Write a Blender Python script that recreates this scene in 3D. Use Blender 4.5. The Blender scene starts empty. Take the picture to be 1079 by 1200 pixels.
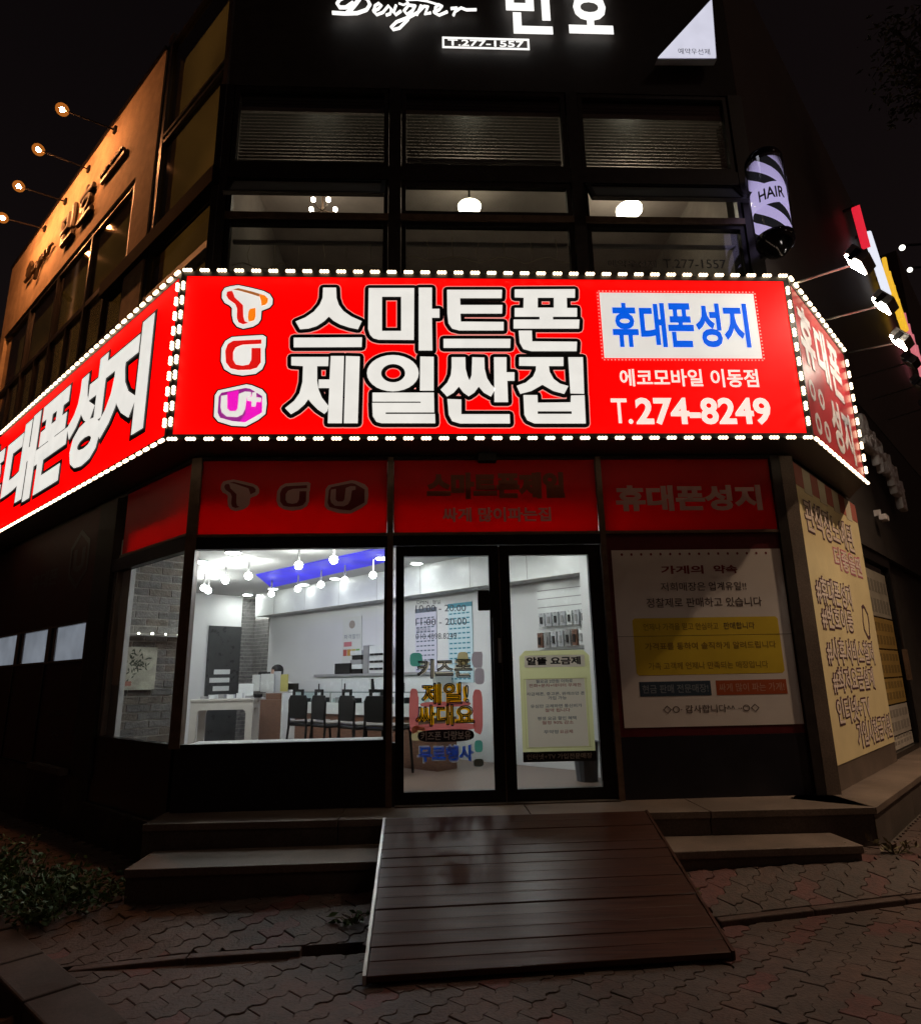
import bpy, bmesh, math, random
from mathutils import Vector, Matrix
from mathutils.geometry import tessellate_polygon
random.seed(7)
R = math.radians
S2 = math.sqrt(2)
sc = bpy.context.scene
COL = sc.collection

# ------------------------------------------------------------------ camera
CAM = Vector((0, -5.8, 1.52)); FPX = 770.86; CX, CY = 539.5, 600.0
def cam_axes(yaw, pitch, roll):
    cy, sy, cp, sp = math.cos(yaw), math.sin(yaw), math.cos(pitch), math.sin(pitch)
    w = Vector((sy*cp, cy*cp, sp)); r = Vector((cy, -sy, 0)); u = r.cross(w)
    return (r*math.cos(roll)+u*math.sin(roll), -r*math.sin(roll)+u*math.cos(roll), w)
CR, CU, CW = cam_axes(R(2.796), R(13.964), R(-1.122))
cd = bpy.data.cameras.new('camera'); cam = bpy.data.objects.new('camera', cd); COL.objects.link(cam)
cam.matrix_world = Matrix(((CR.x, CU.x, -CW.x, CAM.x), (CR.y, CU.y, -CW.y, CAM.y), (CR.z, CU.z, -CW.z, CAM.z), (0, 0, 0, 1)))
cd.sensor_fit = 'HORIZONTAL'; cd.sensor_width = 36.0; cd.lens = 36.0*FPX/1079.0
cd.clip_start = 0.05; cd.clip_end = 2000
sc.camera = cam

# ------------------------------------------------------------------ world: a night sky
wd = bpy.data.worlds.new('World'); sc.world = wd; wd.use_nodes = True
nt = wd.node_tree; bg = nt.nodes['Background']
sky = nt.nodes.new('ShaderNodeTexSky'); sky.sky_type = 'NISHITA'; sky.sun_disc = False
sky.sun_elevation = R(38); sky.sun_rotation = R(130)
tint = nt.nodes.new('ShaderNodeMixRGB'); tint.blend_type = 'MULTIPLY'; tint.inputs[0].default_value = 1
tint.inputs[2].default_value = (1.0, 0.42, 0.26, 1)
nt.links.new(sky.outputs[0], tint.inputs[1]); nt.links.new(tint.outputs[0], bg.inputs[0])
bg.inputs[1].default_value = 0.0042

# moonlight-weak sun, the city glow from the street side
sd = bpy.data.lights.new('moon_sun', 'SUN'); sd.energy = 0.035; sd.angle = R(6); sd.color = (1.0, 0.8, 0.62)
so = bpy.data.objects.new('moon_sun', sd); COL.objects.link(so)
so.rotation_euler = (Vector((-0.55, 0.62, -0.62))).to_track_quat('-Z', 'Y').to_euler()

sc.view_settings.view_transform = 'Standard'; sc.view_settings.look = 'None'
sc.view_settings.exposure = 0; sc.view_settings.gamma = 1; sc.view_settings.use_curve_mapping = False
cy = sc.cycles
cy.use_denoising = True
cy.adaptive_threshold = .03; cy.max_bounces = 6; cy.diffuse_bounces = 3; cy.glossy_bounces = 2; cy.transmission_bounces = 4; cy.transparent_max_bounces = 24
cy.caustics_reflective = False; cy.caustics_refractive = False
cy.sample_clamp_indirect = 3.0; cy.use_light_tree = True

# ------------------------------------------------------------------ geometry helpers
def ray(x, y): return CR*((x-CX)/FPX) - CU*((y-CY)/FPX) + CW
def on_plane(x, y, n, p):
    d = ray(x, y); n = Vector(n); return CAM + d*(n.dot(Vector(p)-CAM)/n.dot(d))
def onZ(x, y, z): return on_plane(x, y, (0, 0, 1), (0, 0, z))
def onY(x, y, Y): return on_plane(x, y, (0, 1, 0), (0, Y, 0))

class Frame:
    def __init__(s, O, U, N): s.O = Vector(O); s.U = Vector(U).normalized(); s.N = Vector(N).normalized(); s.V = Vector((0, 0, 1))
    def at(s, a, b, c=0): return s.O + s.U*a + s.V*b + s.N*c
    def px(s, x, y, c=0):
        q = on_plane(x, y, s.N, s.O + s.N*c) - s.O
        return q.dot(s.U), q.dot(s.V)
FRONT = Frame((0, 0, 0), (1, 0, 0), (0, -1, 0))
LEFT = Frame((-2.1, 0, 0), (-1, 1, 0), (-1, -1, 0))
RIGHT = Frame((3.4, 0, 0), (1, 1, 0), (1, -1, 0))
WALLA = Frame((3.4, 0, 0), (-1, 1, 0), (-1, -1, 0))       # inner wall of the shop, u grows to the back
SFRONT = Frame((0, -0.5, 0), (1, 0, 0), (0, -1, 0))       # faces of the wraparound sign
SLEFT = Frame((-2.19, -0.5, 0), (-1, 1, 0), (-1, -1, 0))
SRIGHT = Frame((3.36, -0.5, 0), (1, 1, 0), (1, -1, 0))

OFF = {}
def off(o): return OFF.get(o.name, Vector((0, 0, 0))) if o else Vector((0, 0, 0))
def tag(o, label, cat, group=None, kind=None):
    if label: o['label'] = label
    if cat: o['category'] = cat
    if group: o['group'] = group
    if kind: o['kind'] = kind
    return o
def thing(name, label, cat, loc=(0, 0, 0), group=None):
    o = bpy.data.objects.new(name, None); COL.objects.link(o); o.empty_display_size = .1
    o.location = loc; OFF[o.name] = Vector(loc)
    return tag(o, label, cat, group)

class MB:
    def __init__(s): s.v = []; s.f = []
    def add(s, vs, fs):
        k = len(s.v); s.v += [tuple(p) for p in vs]; s.f += [tuple(i+k for i in f) for f in fs]; return s
    def fbox(s, fr, a0, a1, b0, b1, c0, c1):
        if a0 > a1: a0, a1 = a1, a0
        if b0 > b1: b0, b1 = b1, b0
        if c0 > c1: c0, c1 = c1, c0
        p = [fr.at(a, b, c) for c in (c0, c1) for b in (b0, b1) for a in (a0, a1)]
        return s.add(p, [(0, 2, 3, 1), (4, 5, 7, 6), (0, 1, 5, 4), (2, 6, 7, 3), (0, 4, 6, 2), (1, 3, 7, 5)])
    def box(s, x0, x1, y0, y1, z0, z1):
        p = [(x, y, z) for z in (z0, z1) for y in (y0, y1) for x in (x0, x1)]
        return s.add(p, [(0, 2, 3, 1), (4, 5, 7, 6), (0, 1, 5, 4), (2, 6, 7, 3), (0, 4, 6, 2), (1, 3, 7, 5)])
    def tube(s, pts, r, n=8, caps=True):
        pts = [Vector(p) for p in pts]; rs = r if isinstance(r, (list, tuple)) else [r]*len(pts)
        rings = []; prev = None
        for i, p in enumerate(pts):
            d = (pts[min(i+1, len(pts)-1)] - pts[max(i-1, 0)]).normalized()
            if prev is None:
                a = Vector((0, 0, 1)) if abs(d.z) < .9 else Vector((1, 0, 0)); e = d.cross(a).normalized()
            else: e = (prev - d*prev.dot(d)).normalized()
            prev = e; g = d.cross(e)
            rings.append([p + (e*math.cos(2*math.pi*k/n) + g*math.sin(2*math.pi*k/n))*rs[i] for k in range(n)])
        vs = [q for rg in rings for q in rg]; fs = []
        for i in range(len(rings)-1):
            for k in range(n):
                k2 = (k+1) % n; fs.append((i*n+k, i*n+k2, (i+1)*n+k2, (i+1)*n+k))
        if caps: fs += [tuple(range(n))[::-1], tuple((len(rings)-1)*n+k for k in range(n))]
        return s.add(vs, fs)
    def lathe(s, c, prof, n=20, axis=None):
        c = Vector(c); vs = []; fs = []
        for r, z in prof:
            for k in range(n): vs.append(c + Vector((r*math.cos(2*math.pi*k/n), r*math.sin(2*math.pi*k/n), z)))
        for i in range(len(prof)-1):
            for k in range(n):
                k2 = (k+1) % n; fs.append((i*n+k, i*n+k2, (i+1)*n+k2, (i+1)*n+k))
        fs += [tuple(range(n))[::-1], tuple((len(prof)-1)*n+k for k in range(n))]
        return s.add(vs, fs)
    def ball(s, c, r, n=10, m=6):
        prof = [(max(r*math.sin(math.pi*i/m), 1e-4), -r*math.cos(math.pi*i/m)) for i in range(m+1)]
        return s.lathe(c, prof, n)
    def shape(s, fr, contours, c0, c1):
        """filled 2-D outline (first contour outer, the others holes) with thickness from c0 to c1"""
        tri = tessellate_polygon([[Vector((a, b, 0)) for a, b in ct] for ct in contours])
        flat = [p for ct in contours for p in ct]; n = len(flat)
        vs = [fr.at(a, b, c1) for a, b in flat] + [fr.at(a, b, c0) for a, b in flat]
        fs = [tuple(t) for t in tri]; k = 0
        for ct in contours:
            m = len(ct)
            for i in range(m): j = (i+1) % m; fs.append((k+i, k+j, n+k+j, n+k+i))
            k += m
        return s.add(vs, fs)
    def text(s, body, fr, a0, b0, a1, b1, c0, c1=None, bold=0, shear=0, ring=False):
        """lettering stretched into the rectangle a0..a1 x b0..b1 of a frame"""
        vs, fs = glyphs(body, bold, ring); k = len(s.v)
        xs = [v[0] for v in vs]; ys = [v[1] for v in vs]; x0, x1, y0, y1 = min(xs), max(xs), min(ys), max(ys)
        for x, y, z in vs:
            t = (y-y0)/(y1-y0); a = a0 + (a1-a0)*(x-x0)/(x1-x0) + shear*t
            s.v.append(tuple(fr.at(a, b0+(b1-b0)*t, c0 + ((c1-c0)*z if c1 is not None else 0))))
        s.f += [tuple(i+k for i in f) for f in fs]; return s
    def build(s, name, mat, parent=None, smooth=False, kind=None, bevel=0, fix=False):
        me = bpy.data.meshes.new(name); o_ = off(parent)
        me.from_pydata([(x-o_.x, y-o_.y, z-o_.z) for x, y, z in s.v], [], s.f); me.update()
        if fix:
            bm = bmesh.new(); bm.from_mesh(me); bmesh.ops.recalc_face_normals(bm, faces=bm.faces); bm.to_mesh(me); bm.free()
        if mat: me.materials.append(mat)
        if smooth: me.polygons.foreach_set('use_smooth', [True]*len(me.polygons))
        ob = bpy.data.objects.new(name, me); COL.objects.link(ob)
        if parent: ob.parent = parent
        OFF[ob.name] = o_
        if kind: ob['kind'] = kind
        if bevel:
            m = ob.modifiers.new('bevel', 'BEVEL'); m.width = bevel; m.segments = 2; m.limit_method = 'ANGLE'; m.angle_limit = R(40)
        return ob

GC = {}
def glyphs(body, bold=0, ring=False):
    k = (body, bold, ring)
    if k in GC: return GC[k]
    o = GC.get('obj')
    if o is None: o = GC['obj'] = bpy.data.objects.new('t', bpy.data.curves.new('t', 'FONT'))
    c = o.data; c.body = body; c.size = 1; c.resolution_u = 3
    c.bevel_depth = bold; c.bevel_resolution = 1; c.fill_mode = 'NONE' if ring else 'BOTH'
    me = bpy.data.meshes.new_from_object(o)
    vs = [tuple(v.co) for v in me.vertices]; fs = [tuple(p.vertices) for p in me.polygons]
    if bold: vs = [(x, y, (z+bold)/(2*bold)) for x, y, z in vs]
    bpy.data.meshes.remove(me)
    GC[k] = (vs, fs); return GC[k]
def copy_of(o, loc, parent, rot=None):
    c = o.copy(); COL.objects.link(c); c.parent = parent
    m = Matrix.Translation(Vector(loc) - off(parent))
    if rot is not None: m = m @ rot.to_4x4()
    c.matrix_local = m; OFF[c.name] = Vector(loc); return c
def stroke(mb, fr, contours, r, c0, dc=2e-5):
    """fat outline of a shape: the filled shape plus a strip of half width r along every contour edge"""
    mb.shape(fr, [contours[0]], c0-.0004, c0); i = 1
    if len(contours) > 1: mb.v = []; mb.f = []; mb.shape(fr, contours, c0-.0004, c0)
    for ct in contours:
        n = len(ct)
        for k in range(n):
            p, q = Vector(ct[k]), Vector(ct[(k+1) % n]); d = q-p
            if d.length < 1e-5: continue
            d.normalize(); e = Vector((-d.y, d.x)); c = c0+dc*i; i += 1
            pts = [p+(e*math.cos(a)-d*math.sin(a))*r for a in (0, .785, 1.571, 2.356, 3.1416)] + [q+(-e*math.cos(a)+d*math.sin(a))*r for a in (0, .785, 1.571, 2.356, 3.1416)]
            mb.add([fr.at(x[0], x[1], c) for x in pts], [tuple(range(10))])
    return mb
def offset_poly(pts, d):
    n = len(pts); area = sum(pts[i][0]*pts[(i+1) % n][1]-pts[(i+1) % n][0]*pts[i][1] for i in range(n)); sg = 1 if area > 0 else -1
    out = []
    for i in range(n):
        p0, p1, p2 = Vector(pts[i-1]), Vector(pts[i]), Vector(pts[(i+1) % n])
        e1 = (p1-p0); e2 = (p2-p1)
        if e1.length < 1e-6 or e2.length < 1e-6: continue
        e1.normalize(); e2.normalize()
        n1 = Vector((e1.y, -e1.x))*sg; n2 = Vector((e2.y, -e2.x))*sg
        m = n1+n2
        if m.length < .35:
            out += [tuple(p1+n1*d), tuple(p1+n2*d)]; continue
        m.normalize(); k = min(1/max(m.dot(n1), .2), 1.6)
        if k > 1.25 and (e1.cross(e2))*sg*d > 0: out += [tuple(p1+(n1*.85+m*.35)*d), tuple(p1+(n2*.85+m*.35)*d)]
        else: out.append(tuple(p1+m*d*k))
    return out

# ------------------------------------------------------------------ materials
def M(name, col, rough=.6, metal=0, var=0, scale=8, bump=0, bscale=None, emit=None, est=0, spec=.5, stretch=None, coat=0, dirt=0):
    m = bpy.data.materials.new(name); m.use_nodes = True; t = m.node_tree; b = t.nodes['Principled BSDF']
    b.inputs['Base Color'].default_value = (*col, 1); b.inputs['Roughness'].default_value = rough; b.inputs['Metallic'].default_value = metal
    b.inputs['Specular IOR Level'].default_value = spec
    if coat: b.inputs['Coat Weight'].default_value = coat; b.inputs['Coat Roughness'].default_value = .12
    if emit: b.inputs['Emission Color'].default_value = (*emit, 1); b.inputs['Emission Strength'].default_value = est
    if var or bump or dirt:
        tc = t.nodes.new('ShaderNodeNewGeometry'); mp = t.nodes.new('ShaderNodeMapping'); t.links.new(tc.outputs['Position'], mp.inputs[0])
        if stretch: mp.inputs['Scale'].default_value = stretch
        nz = t.nodes.new('ShaderNodeTexNoise'); nz.inputs['Scale'].default_value = scale; nz.inputs['Detail'].default_value = 6; nz.inputs['Roughness'].default_value = .65
        t.links.new(mp.outputs[0], nz.inputs[0])
        rp = t.nodes.new('ShaderNodeValToRGB'); rp.color_ramp.elements[0].position = .3; rp.color_ramp.elements[1].position = .7
        rp.color_ramp.elements[0].color = (*[c*(1-var) for c in col], 1); rp.color_ramp.elements[1].color = (*[min(c*(1+var), 1) for c in col], 1)
        t.links.new(nz.outputs[0], rp.inputs[0]); last = rp.outputs[0]
        if dirt:
            n2 = t.nodes.new('ShaderNodeTexNoise'); n2.inputs['Scale'].default_value = 1.7; n2.inputs['Detail'].default_value = 8; t.links.new(tc.outputs['Position'], n2.inputs[0])
            r2 = t.nodes.new('ShaderNodeValToRGB'); r2.color_ramp.elements[0].position = .42; r2.color_ramp.elements[1].position = .62
            r2.color_ramp.elements[0].color = (1-dirt, 1-dirt, 1-dirt, 1)
            t.links.new(n2.outputs[0], r2.inputs[0]); mx = t.nodes.new('ShaderNodeMixRGB'); mx.blend_type = 'MULTIPLY'; mx.inputs[0].default_value = 1
            t.links.new(last, mx.inputs[1]); t.links.new(r2.outputs[0], mx.inputs[2]); last = mx.outputs[0]
        t.links.new(last, b.inputs['Base Color'])
        rr = t.nodes.new('ShaderNodeMapRange'); rr.inputs[3].default_value = max(rough-.12, .03); rr.inputs[4].default_value = min(rough+.12, 1)
        t.links.new(nz.outputs[0], rr.inputs[0]); t.links.new(rr.outputs[0], b.inputs['Roughness'])
        if bump:
            nb = nz
            if bscale:
                nb = t.nodes.new('ShaderNodeTexNoise'); nb.inputs['Scale'].default_value = bscale; nb.inputs['Detail'].default_value = 5; t.links.new(mp.outputs[0], nb.inputs[0])
            bp = t.nodes.new('ShaderNodeBump'); bp.inputs['Strength'].default_value = bump; bp.inputs['Distance'].default_value = .01
            t.links.new(nb.outputs[0], bp.inputs['Height']); t.links.new(bp.outputs[0], b.inputs['Normal'])
    return m
def glow(name, col, est, base=(.6, .6, .6), var=0, scale=3):
    """a lit, translucent sign face or lamp"""
    m = M(name, base, .6, emit=col, est=est, spec=.25)
    if var:
        t = m.node_tree; b = t.nodes['Principled BSDF']; tc = t.nodes.new('ShaderNodeNewGeometry')
        nz = t.nodes.new('ShaderNodeTexNoise'); nz.inputs['Scale'].default_value = scale; nz.inputs['Detail'].default_value = 3; t.links.new(tc.outputs['Position'], nz.inputs[0])
        rr = t.nodes.new('ShaderNodeMapRange'); rr.inputs[1].default_value = .3; rr.inputs[2].default_value = .7
        rr.inputs[3].default_value = est*(1-var); rr.inputs[4].default_value = est*(1+var*.6)
        t.links.new(nz.outputs[0], rr.inputs[0]); t.links.new(rr.outputs[0], b.inputs['Emission Strength'])
    return m
def glassmat(name, tintc=(1, 1, 1), ior=1.5, rough=0.0, base=0.0):
    m = bpy.data.materials.new(name); m.use_nodes = True; t = m.node_tree; t.nodes.remove(t.nodes['Principled BSDF'])
    tr = t.nodes.new('ShaderNodeBsdfTransparent'); tr.inputs[0].default_value = (*tintc, 1)
    gl = t.nodes.new('ShaderNodeBsdfGlossy'); gl.inputs['Roughness'].default_value = rough
    fr = t.nodes.new('ShaderNodeFresnel'); fr.inputs[0].default_value = ior
    ge = t.nodes.new('ShaderNodeNewGeometry'); mr = t.nodes.new('ShaderNodeMapRange'); mr.inputs[3].default_value = ior; mr.inputs[4].default_value = 1/ior
    t.links.new(ge.outputs['Backfacing'], mr.inputs[0]); t.links.new(mr.outputs[0], fr.inputs[0])
    ad = t.nodes.new('ShaderNodeMath'); ad.operation = 'ADD'; ad.inputs[1].default_value = base; ad.use_clamp = True; t.links.new(fr.outputs[0], ad.inputs[0])
    mx = t.nodes.new('ShaderNodeMixShader'); t.links.new(ad.outputs[0], mx.inputs[0]); t.links.new(tr.outputs[0], mx.inputs[1]); t.links.new(gl.outputs[0], mx.inputs[2])
    t.links.new(mx.outputs[0], t.nodes['Material Output'].inputs[0]); return m
def film(name, col, trans=.35, rough=.4):
    """coloured vinyl film on glass: part diffuse, part lit through from behind"""
    m = bpy.data.materials.new(name); m.use_nodes = True; t = m.node_tree; b = t.nodes['Principled BSDF']
    b.inputs['Base Color'].default_value = (*col, 1); b.inputs['Roughness'].default_value = rough
    tl = t.nodes.new('ShaderNodeBsdfTranslucent'); tl.inputs[0].default_value = (*col, 1)
    mx = t.nodes.new('ShaderNodeMixShader'); mx.inputs[0].default_value = trans
    t.links.new(b.outputs[0], mx.inputs[1]); t.links.new(tl.outputs[0], mx.inputs[2]); t.links.new(mx.outputs[0], t.nodes['Material Output'].inputs[0]); return m

m_red = glow('sign_red', (1, 0.0, 0.0), 1.25, (.5, .01, .01), .1, 1.5)
m_white = glow('sign_white', (1, .97, .9), .82, (.7, .7, .68), .06, 5)
m_pinkline = glow('sign_pink_line', (1, .35, .3), .75)
m_black = M('print_black', (.012, .011, .012), .45)
m_blue = glow('sign_blue', (0.0, .1, .72), 1.0, (.02, .1, .5))
m_orange = glow('sign_orange', (1, .22, 0), .95)
m_brown = glow('sign_brown', (.45, .13, .02), .8)
m_logored = glow('sign_logo_red', (.8, 0, 0), .9)
m_magenta = glow('sign_magenta', (.86, 0, .5), 1.0)
m_purple = glow('sign_purple', (.36, .01, .28), .8)
m_led = glow('led_warm_white', (1, .75, .48), 4.6)
m_trim = M('sign_trim', (.05, .045, .04), .5, .6, var=.3)
m_soffit = M('soffit', (.05, .04, .038), .55, var=.35, scale=4)
m_redflat = M('sign_red_unlit', (.55, .05, .06), .35, var=.08, scale=3)
m_whiteflat = M('sign_white_unlit', (.8, .74, .74), .4, var=.06)
m_frame = M('dark_bronze_frame', (.02, .018, .018), .32, .7, var=.25, scale=10)
m_frame2 = M('dark_frame', (.035, .03, .028), .4, .5, var=.25, scale=10)
m_bronze = M('bronze_mullion', (.14, .09, .06), .4, .3, var=.3, scale=12)
m_navy = M('navy_panel', (.008, .008, .014), .35, var=.3, scale=3)
m_darkwall = M('dark_wall', (.035, .028, .025), .7, var=.35, scale=5, bump=.2)
m_darkred = M('dark_red_film', (.06, .016, .015), .65, var=.2, scale=3)
m_plinth = M('plinth_concrete', (.08, .062, .048), .85, var=.4, scale=6, bump=.4, dirt=.4)
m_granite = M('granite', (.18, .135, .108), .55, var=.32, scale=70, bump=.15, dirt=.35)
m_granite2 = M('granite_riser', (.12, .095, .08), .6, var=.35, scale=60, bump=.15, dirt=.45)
m_kerb = M('kerb_granite', (.07, .056, .048), .8, var=.35, scale=50, bump=.2, dirt=.5)
m_stucco = M('stucco', (.46, .33, .2), .9, var=.22, scale=5, bump=.7, bscale=45, dirt=.15)
m_asphalt = M('asphalt', (.03, .028, .026), .85, var=.3, scale=30, bump=.4)
m_joint = M('paver_bed', (.06, .047, .037), .95, var=.5, scale=14, bump=.5)
m_pav = [M('paver_grey', (.075, .052, .043), .7, var=.4, scale=18, bump=.5, bscale=60, dirt=.3),
         M('paver_brown', (.082, .048, .038), .7, var=.4, scale=18, bump=.5, bscale=60, dirt=.3),
         M('paver_red', (.115, .042, .037), .7, var=.4, scale=18, bump=.5, bscale=60, dirt=.3)]
m_wood = M('ramp_wood', (.05, .02, .013), .33, var=.4, scale=3, stretch=(.7, 22, 22), bump=.05, spec=.22)
m_alu = M('aluminium', (.45, .44, .42), .35, .9, var=.15)
m_glass = glassmat('window_glass', (.93, .96, .95))
m_glass2 = glassmat('salon_glass', (.75, .76, .75), 1.5, .02, .02)
m_frost = film('frosted_pane', (.30, .32, .32), .5, .25)
m_glass3 = glassmat('tinted_glass', (.55, .46, .32), 1.6, .03, .05)
m_wallw = M('shop_white_wall', (.72, .73, .73), .6, var=.04, scale=2)
m_ceil = M('shop_ceiling', (.72, .72, .71), .75, var=.04, scale=2)
m_floor = M('shop_floor', (.17, .12, .095), .36, var=.25, scale=3, stretch=(1, 6, 1))
m_cab = M('white_laminate', (.76, .79, .78), .25, var=.03)
m_brickd = M('dark_brick', (.13, .127, .125), .85, var=.45, scale=14, bump=.8, bscale=50)
m_mortar = M('mortar', (.48, .46, .43), .95, var=.25, scale=20, bump=.4)
m_walnut = M('walnut_panel', (.17, .085, .055), .4, var=.3, scale=6, stretch=(2, 2, 16))
m_blackp = M('black_plastic', (.009, .0085, .0085), .5, var=.2, spec=.3)
m_greyp = M('grey_plastic', (.3, .3, .3), .4)
m_desk = M('desk_cream', (.55, .53, .49), .4, var=.05)
m_globe = glow('spot_globe', (1, .99, .96), 135.0); m_globe2 = glow('track_globe', (1, .99, .96), 22.0)
m_down = glow('downlight', (1, .99, .97), 145.0)
m_down2 = glow('downlight_soft', (1, .99, .97), 20.0)
m_cove = glow('blue_cove', (.06, .04, 1.0), .75, (.04, .04, .3), .35, 2)
m_film = film('red_vinyl', (.8, .004, .014), .7)
m_filmtxt = M('faded_white_vinyl', (.55, .30, .29), .5)
m_filmdark = film('dark_red_vinyl', (.22, .006, .012), .3)
m_filmgold = film('faded_gold_vinyl', (.3, .05, .01), .35)

# ------------------------------------------------------------------ ground
def crease(x): return -1.486 + .067*x
def gmain(x): return min(max(0, (x-1.5)*.045), .10)
def gh(x, y):
    yc = crease(x); z = gmain(x)
    if y < yc: return z
    zb = max(min(.10 + (x+2.0)*.024, .215), z+.05)
    t = min((y-yc)/max(-.93-yc, .1), 1.0); f = min(max((x+y+3.7)/.7, 0), 1)
    return z + (.03 + t*(zb-z-.03))*f
g = MB(); n = 60
xs = [-400, -120, -40, -15] + [-8+i*.2 for i in range(101)] + [20, 60, 200, 400]
ys = [-400, -120, -40, -12] + [-7+i*.125 for i in range(92)] + [8, 20, 60, 200, 400]
gv = [(x, y, (min(gh(x, y), gh(x, y-.14), gh(x, y+.14)) if -6 < x < 30 and -6 < y < 30 else 0) - .034 - (.10 if x+y < -3.9 else 0)) for y in ys for x in xs]; w = len(xs)
g.add(gv, [(j*w+i, j*w+i+1, (j+1)*w+i+1, (j+1)*w+i) for j in range(len(ys)-1) for i in range(w-1)])
tag(g.build('ground', m_joint), 'dark ground under the pavement around the shop', 'ground', kind='structure')
s = MB(); s.add([(-400, -400, -.16), (396, -400, -.16), (-3.97, 0.0, -.16), (-400, 396, -.16)], [(0, 1, 2, 3)])
tag(s.build('street', m_asphalt), 'dark asphalt street beyond the kerb', 'street', kind='structure')

# interlocking pavers, rows at 45 degrees to the shop front
pave = thing('pavement', 'brown interlocking zigzag paving in front of the shop', 'pavement'); pave['kind'] = 'structure'
PL, PW = .225, .1125
e1 = Vector((1, 1)).normalized(); e2 = Vector((-1, 1)).normalized()
def wave(u): 
    t = (u/(PL/2)) % 1.0
    return .013*(1 if .12 < t < .5 else -1 if .62 < t else (t-.06)/.06 if t <= .12 else (.56-t)/.06)
near = []; far = MB()
def paver_poly(i, j):
    u0 = i*PL + (PL/2 if j % 2 else 0); v0 = j*PW; gp = .0014
    us = [u0+gp+(PL-2*gp)*k/8 for k in range(9)]
    bot = [(u, v0+gp+wave(u+.014)) for u in us]; top = [(u, v0+PW-gp+wave(u+.014)) for u in reversed(us)]
    return [e1*u + e2*v for u, v in bot+top]
cands = []
for i in range(-45, 60):
    for j in range(-50, 45):
        c = e1*((i+.5)*PL) + e2*((j+.5)*PW)
        if c.x+c.y < -3.74: continue
        if -1.98 < c.x < 2.95 and c.y > -.80: continue
        if -2.4 < c.x < 3.35 and c.y > -.36: continue
        if c.x+c.y > -2.1 and c.x < -2.4 and c.y > -.2: continue
        if c.x > 3.35 and (c.x-c.y) < 3.9: continue
        if c.x <= -2.1 and c.x+c.y > -2.05: continue
        if not (-6 < c.x < 8 and -4.2 < c.y < 6): continue
        v = Vector((c.x, c.y, 0))-CAM; d = v.dot(CW)
        if d < .4: continue
        px = CX+FPX*v.dot(CR)/d; py = CY-FPX*v.dot(CU)/d
        if not (-120 < px < 1200 and py < 1290): continue
        hid = (-.3 < c.x < 1.55 and -1.85 < c.y < -.5)
        vis = (-20 < px < 1100 and py < 1230) and not hid and not (-2.1 < c.x < 3.2 and c.y > -.88)
        cands.append((0 if vis else 1, v.length, i, j, c))
cands.sort(key=lambda q: (q[0], q[1]))
def clip(po, upper):
    out = []; f = lambda p: (p.y-crease(p.x)-(.03 if upper else -.035))*(1 if upper else -1)
    for q in range(len(po)):
        p0, p1 = po[q-1], po[q]; f0, f1 = f(p0), f(p1)
        if (f0 > 0) != (f1 > 0): out.append(p0+(p1-p0)*(f0/(f0-f1)))
        if f1 > 0: out.append(p1)
    return out
npv = 0
for _, d, i, j, c in cands:
    full = paver_poly(i, j); dist = c.y-crease(c.x)
    if abs(dist) > .2 or -.36 < c.x < 1.62: pieces = [(full, dist > 0)]
    else: pieces = [(clip(full, True), True), (clip(full, False), False)]
    mt = m_pav[random.choices((0, 1, 2), (5, 4, 2 if c.x > 1.2 else 1))[0]]
    for po, up in pieces:
        if len(po) < 3: continue
        n = len(po); cc = sum(po, Vector((0, 0)))/n; ar = abs(sum(po[q-1].x*po[q].y-po[q].x*po[q-1].y for q in range(n)))/2
        if ar < .0012: continue
        jit = random.uniform(-.004, .003); tx, ty = random.uniform(-.015, .015), random.uniform(-.015, .015)
        y0 = crease(cc.x)+.005 if up else crease(cc.x)-.005
        cy0 = max(cc.y, y0) if up else min(cc.y, y0); sgn = 1 if up else -1
        z_c = gh(cc.x, cy0); g_x = (gh(cc.x+.01, cy0+.003*sgn)-gh(cc.x, cy0+.003*sgn))/.01; g_y = sgn*(gh(cc.x, cy0+.02*sgn)-z_c)/.02
        def zz(p, d): return z_c+g_x*(p.x-cc.x)+g_y*(p.y-cc.y)+jit+tx*(p.x-cc.x)+ty*(p.y-cc.y)+d
        ins = [cc+(p-cc)*.978 for p in po]
        vs = [(p.x, p.y, zz(p, 0)) for p in ins] + [(p.x, p.y, zz(p, -.003)) for p in po] + [(p.x, p.y, zz(p, -.06)) for p in po]
        fs = [tuple(range(n))] + [(a+(q+1) % n, a+q, a+n+q, a+n+(q+1) % n) for a in (0, n) for q in range(n)]
        if npv < 300: MB().add(vs, fs).build('paver', mt, pave)
        else: far.add(vs, fs)
        npv += 1
far.build('paver_field', m_pav[1], pave, kind='stuff')
for i in range(12):
    x0 = -1.98+i*.62; x1 = x0+.614
    if x1 > -.36 and x0 < 1.62: continue
    ve = []
    for dz in (-.06, .008):
        for x, dy in ((x0, -.035), (x1, -.035), (x1, .03), (x0, .03)): ve.append((x, crease(x)+dy, gh(x, crease(x)+.01)+dz-.006))
    MB().add(ve, [(0, 3, 2, 1), (4, 5, 6, 7), (0, 1, 5, 4), (1, 2, 6, 5), (2, 3, 7, 6), (3, 0, 4, 7)]).build('edging_stone', m_pav[1], pave, bevel=.008)
# kerb stones along the side street
kerb = thing('kerb', 'rough stone kerb along the dark side street', 'kerb', (-2.2, -1.6, 0)); kerb['kind'] = 'structure'
KF = Frame((-1.9, -1.9, 0), (1, -1, 0), (-1, -1, 0))
for i in range(-9, 5):
    MB().fbox(KF, i*.6+.006, i*.6+.594, -.17, .015+random.uniform(-.006, .006), -.12, .15).build('kerb_stone', m_kerb, kerb, bevel=.012)

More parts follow.
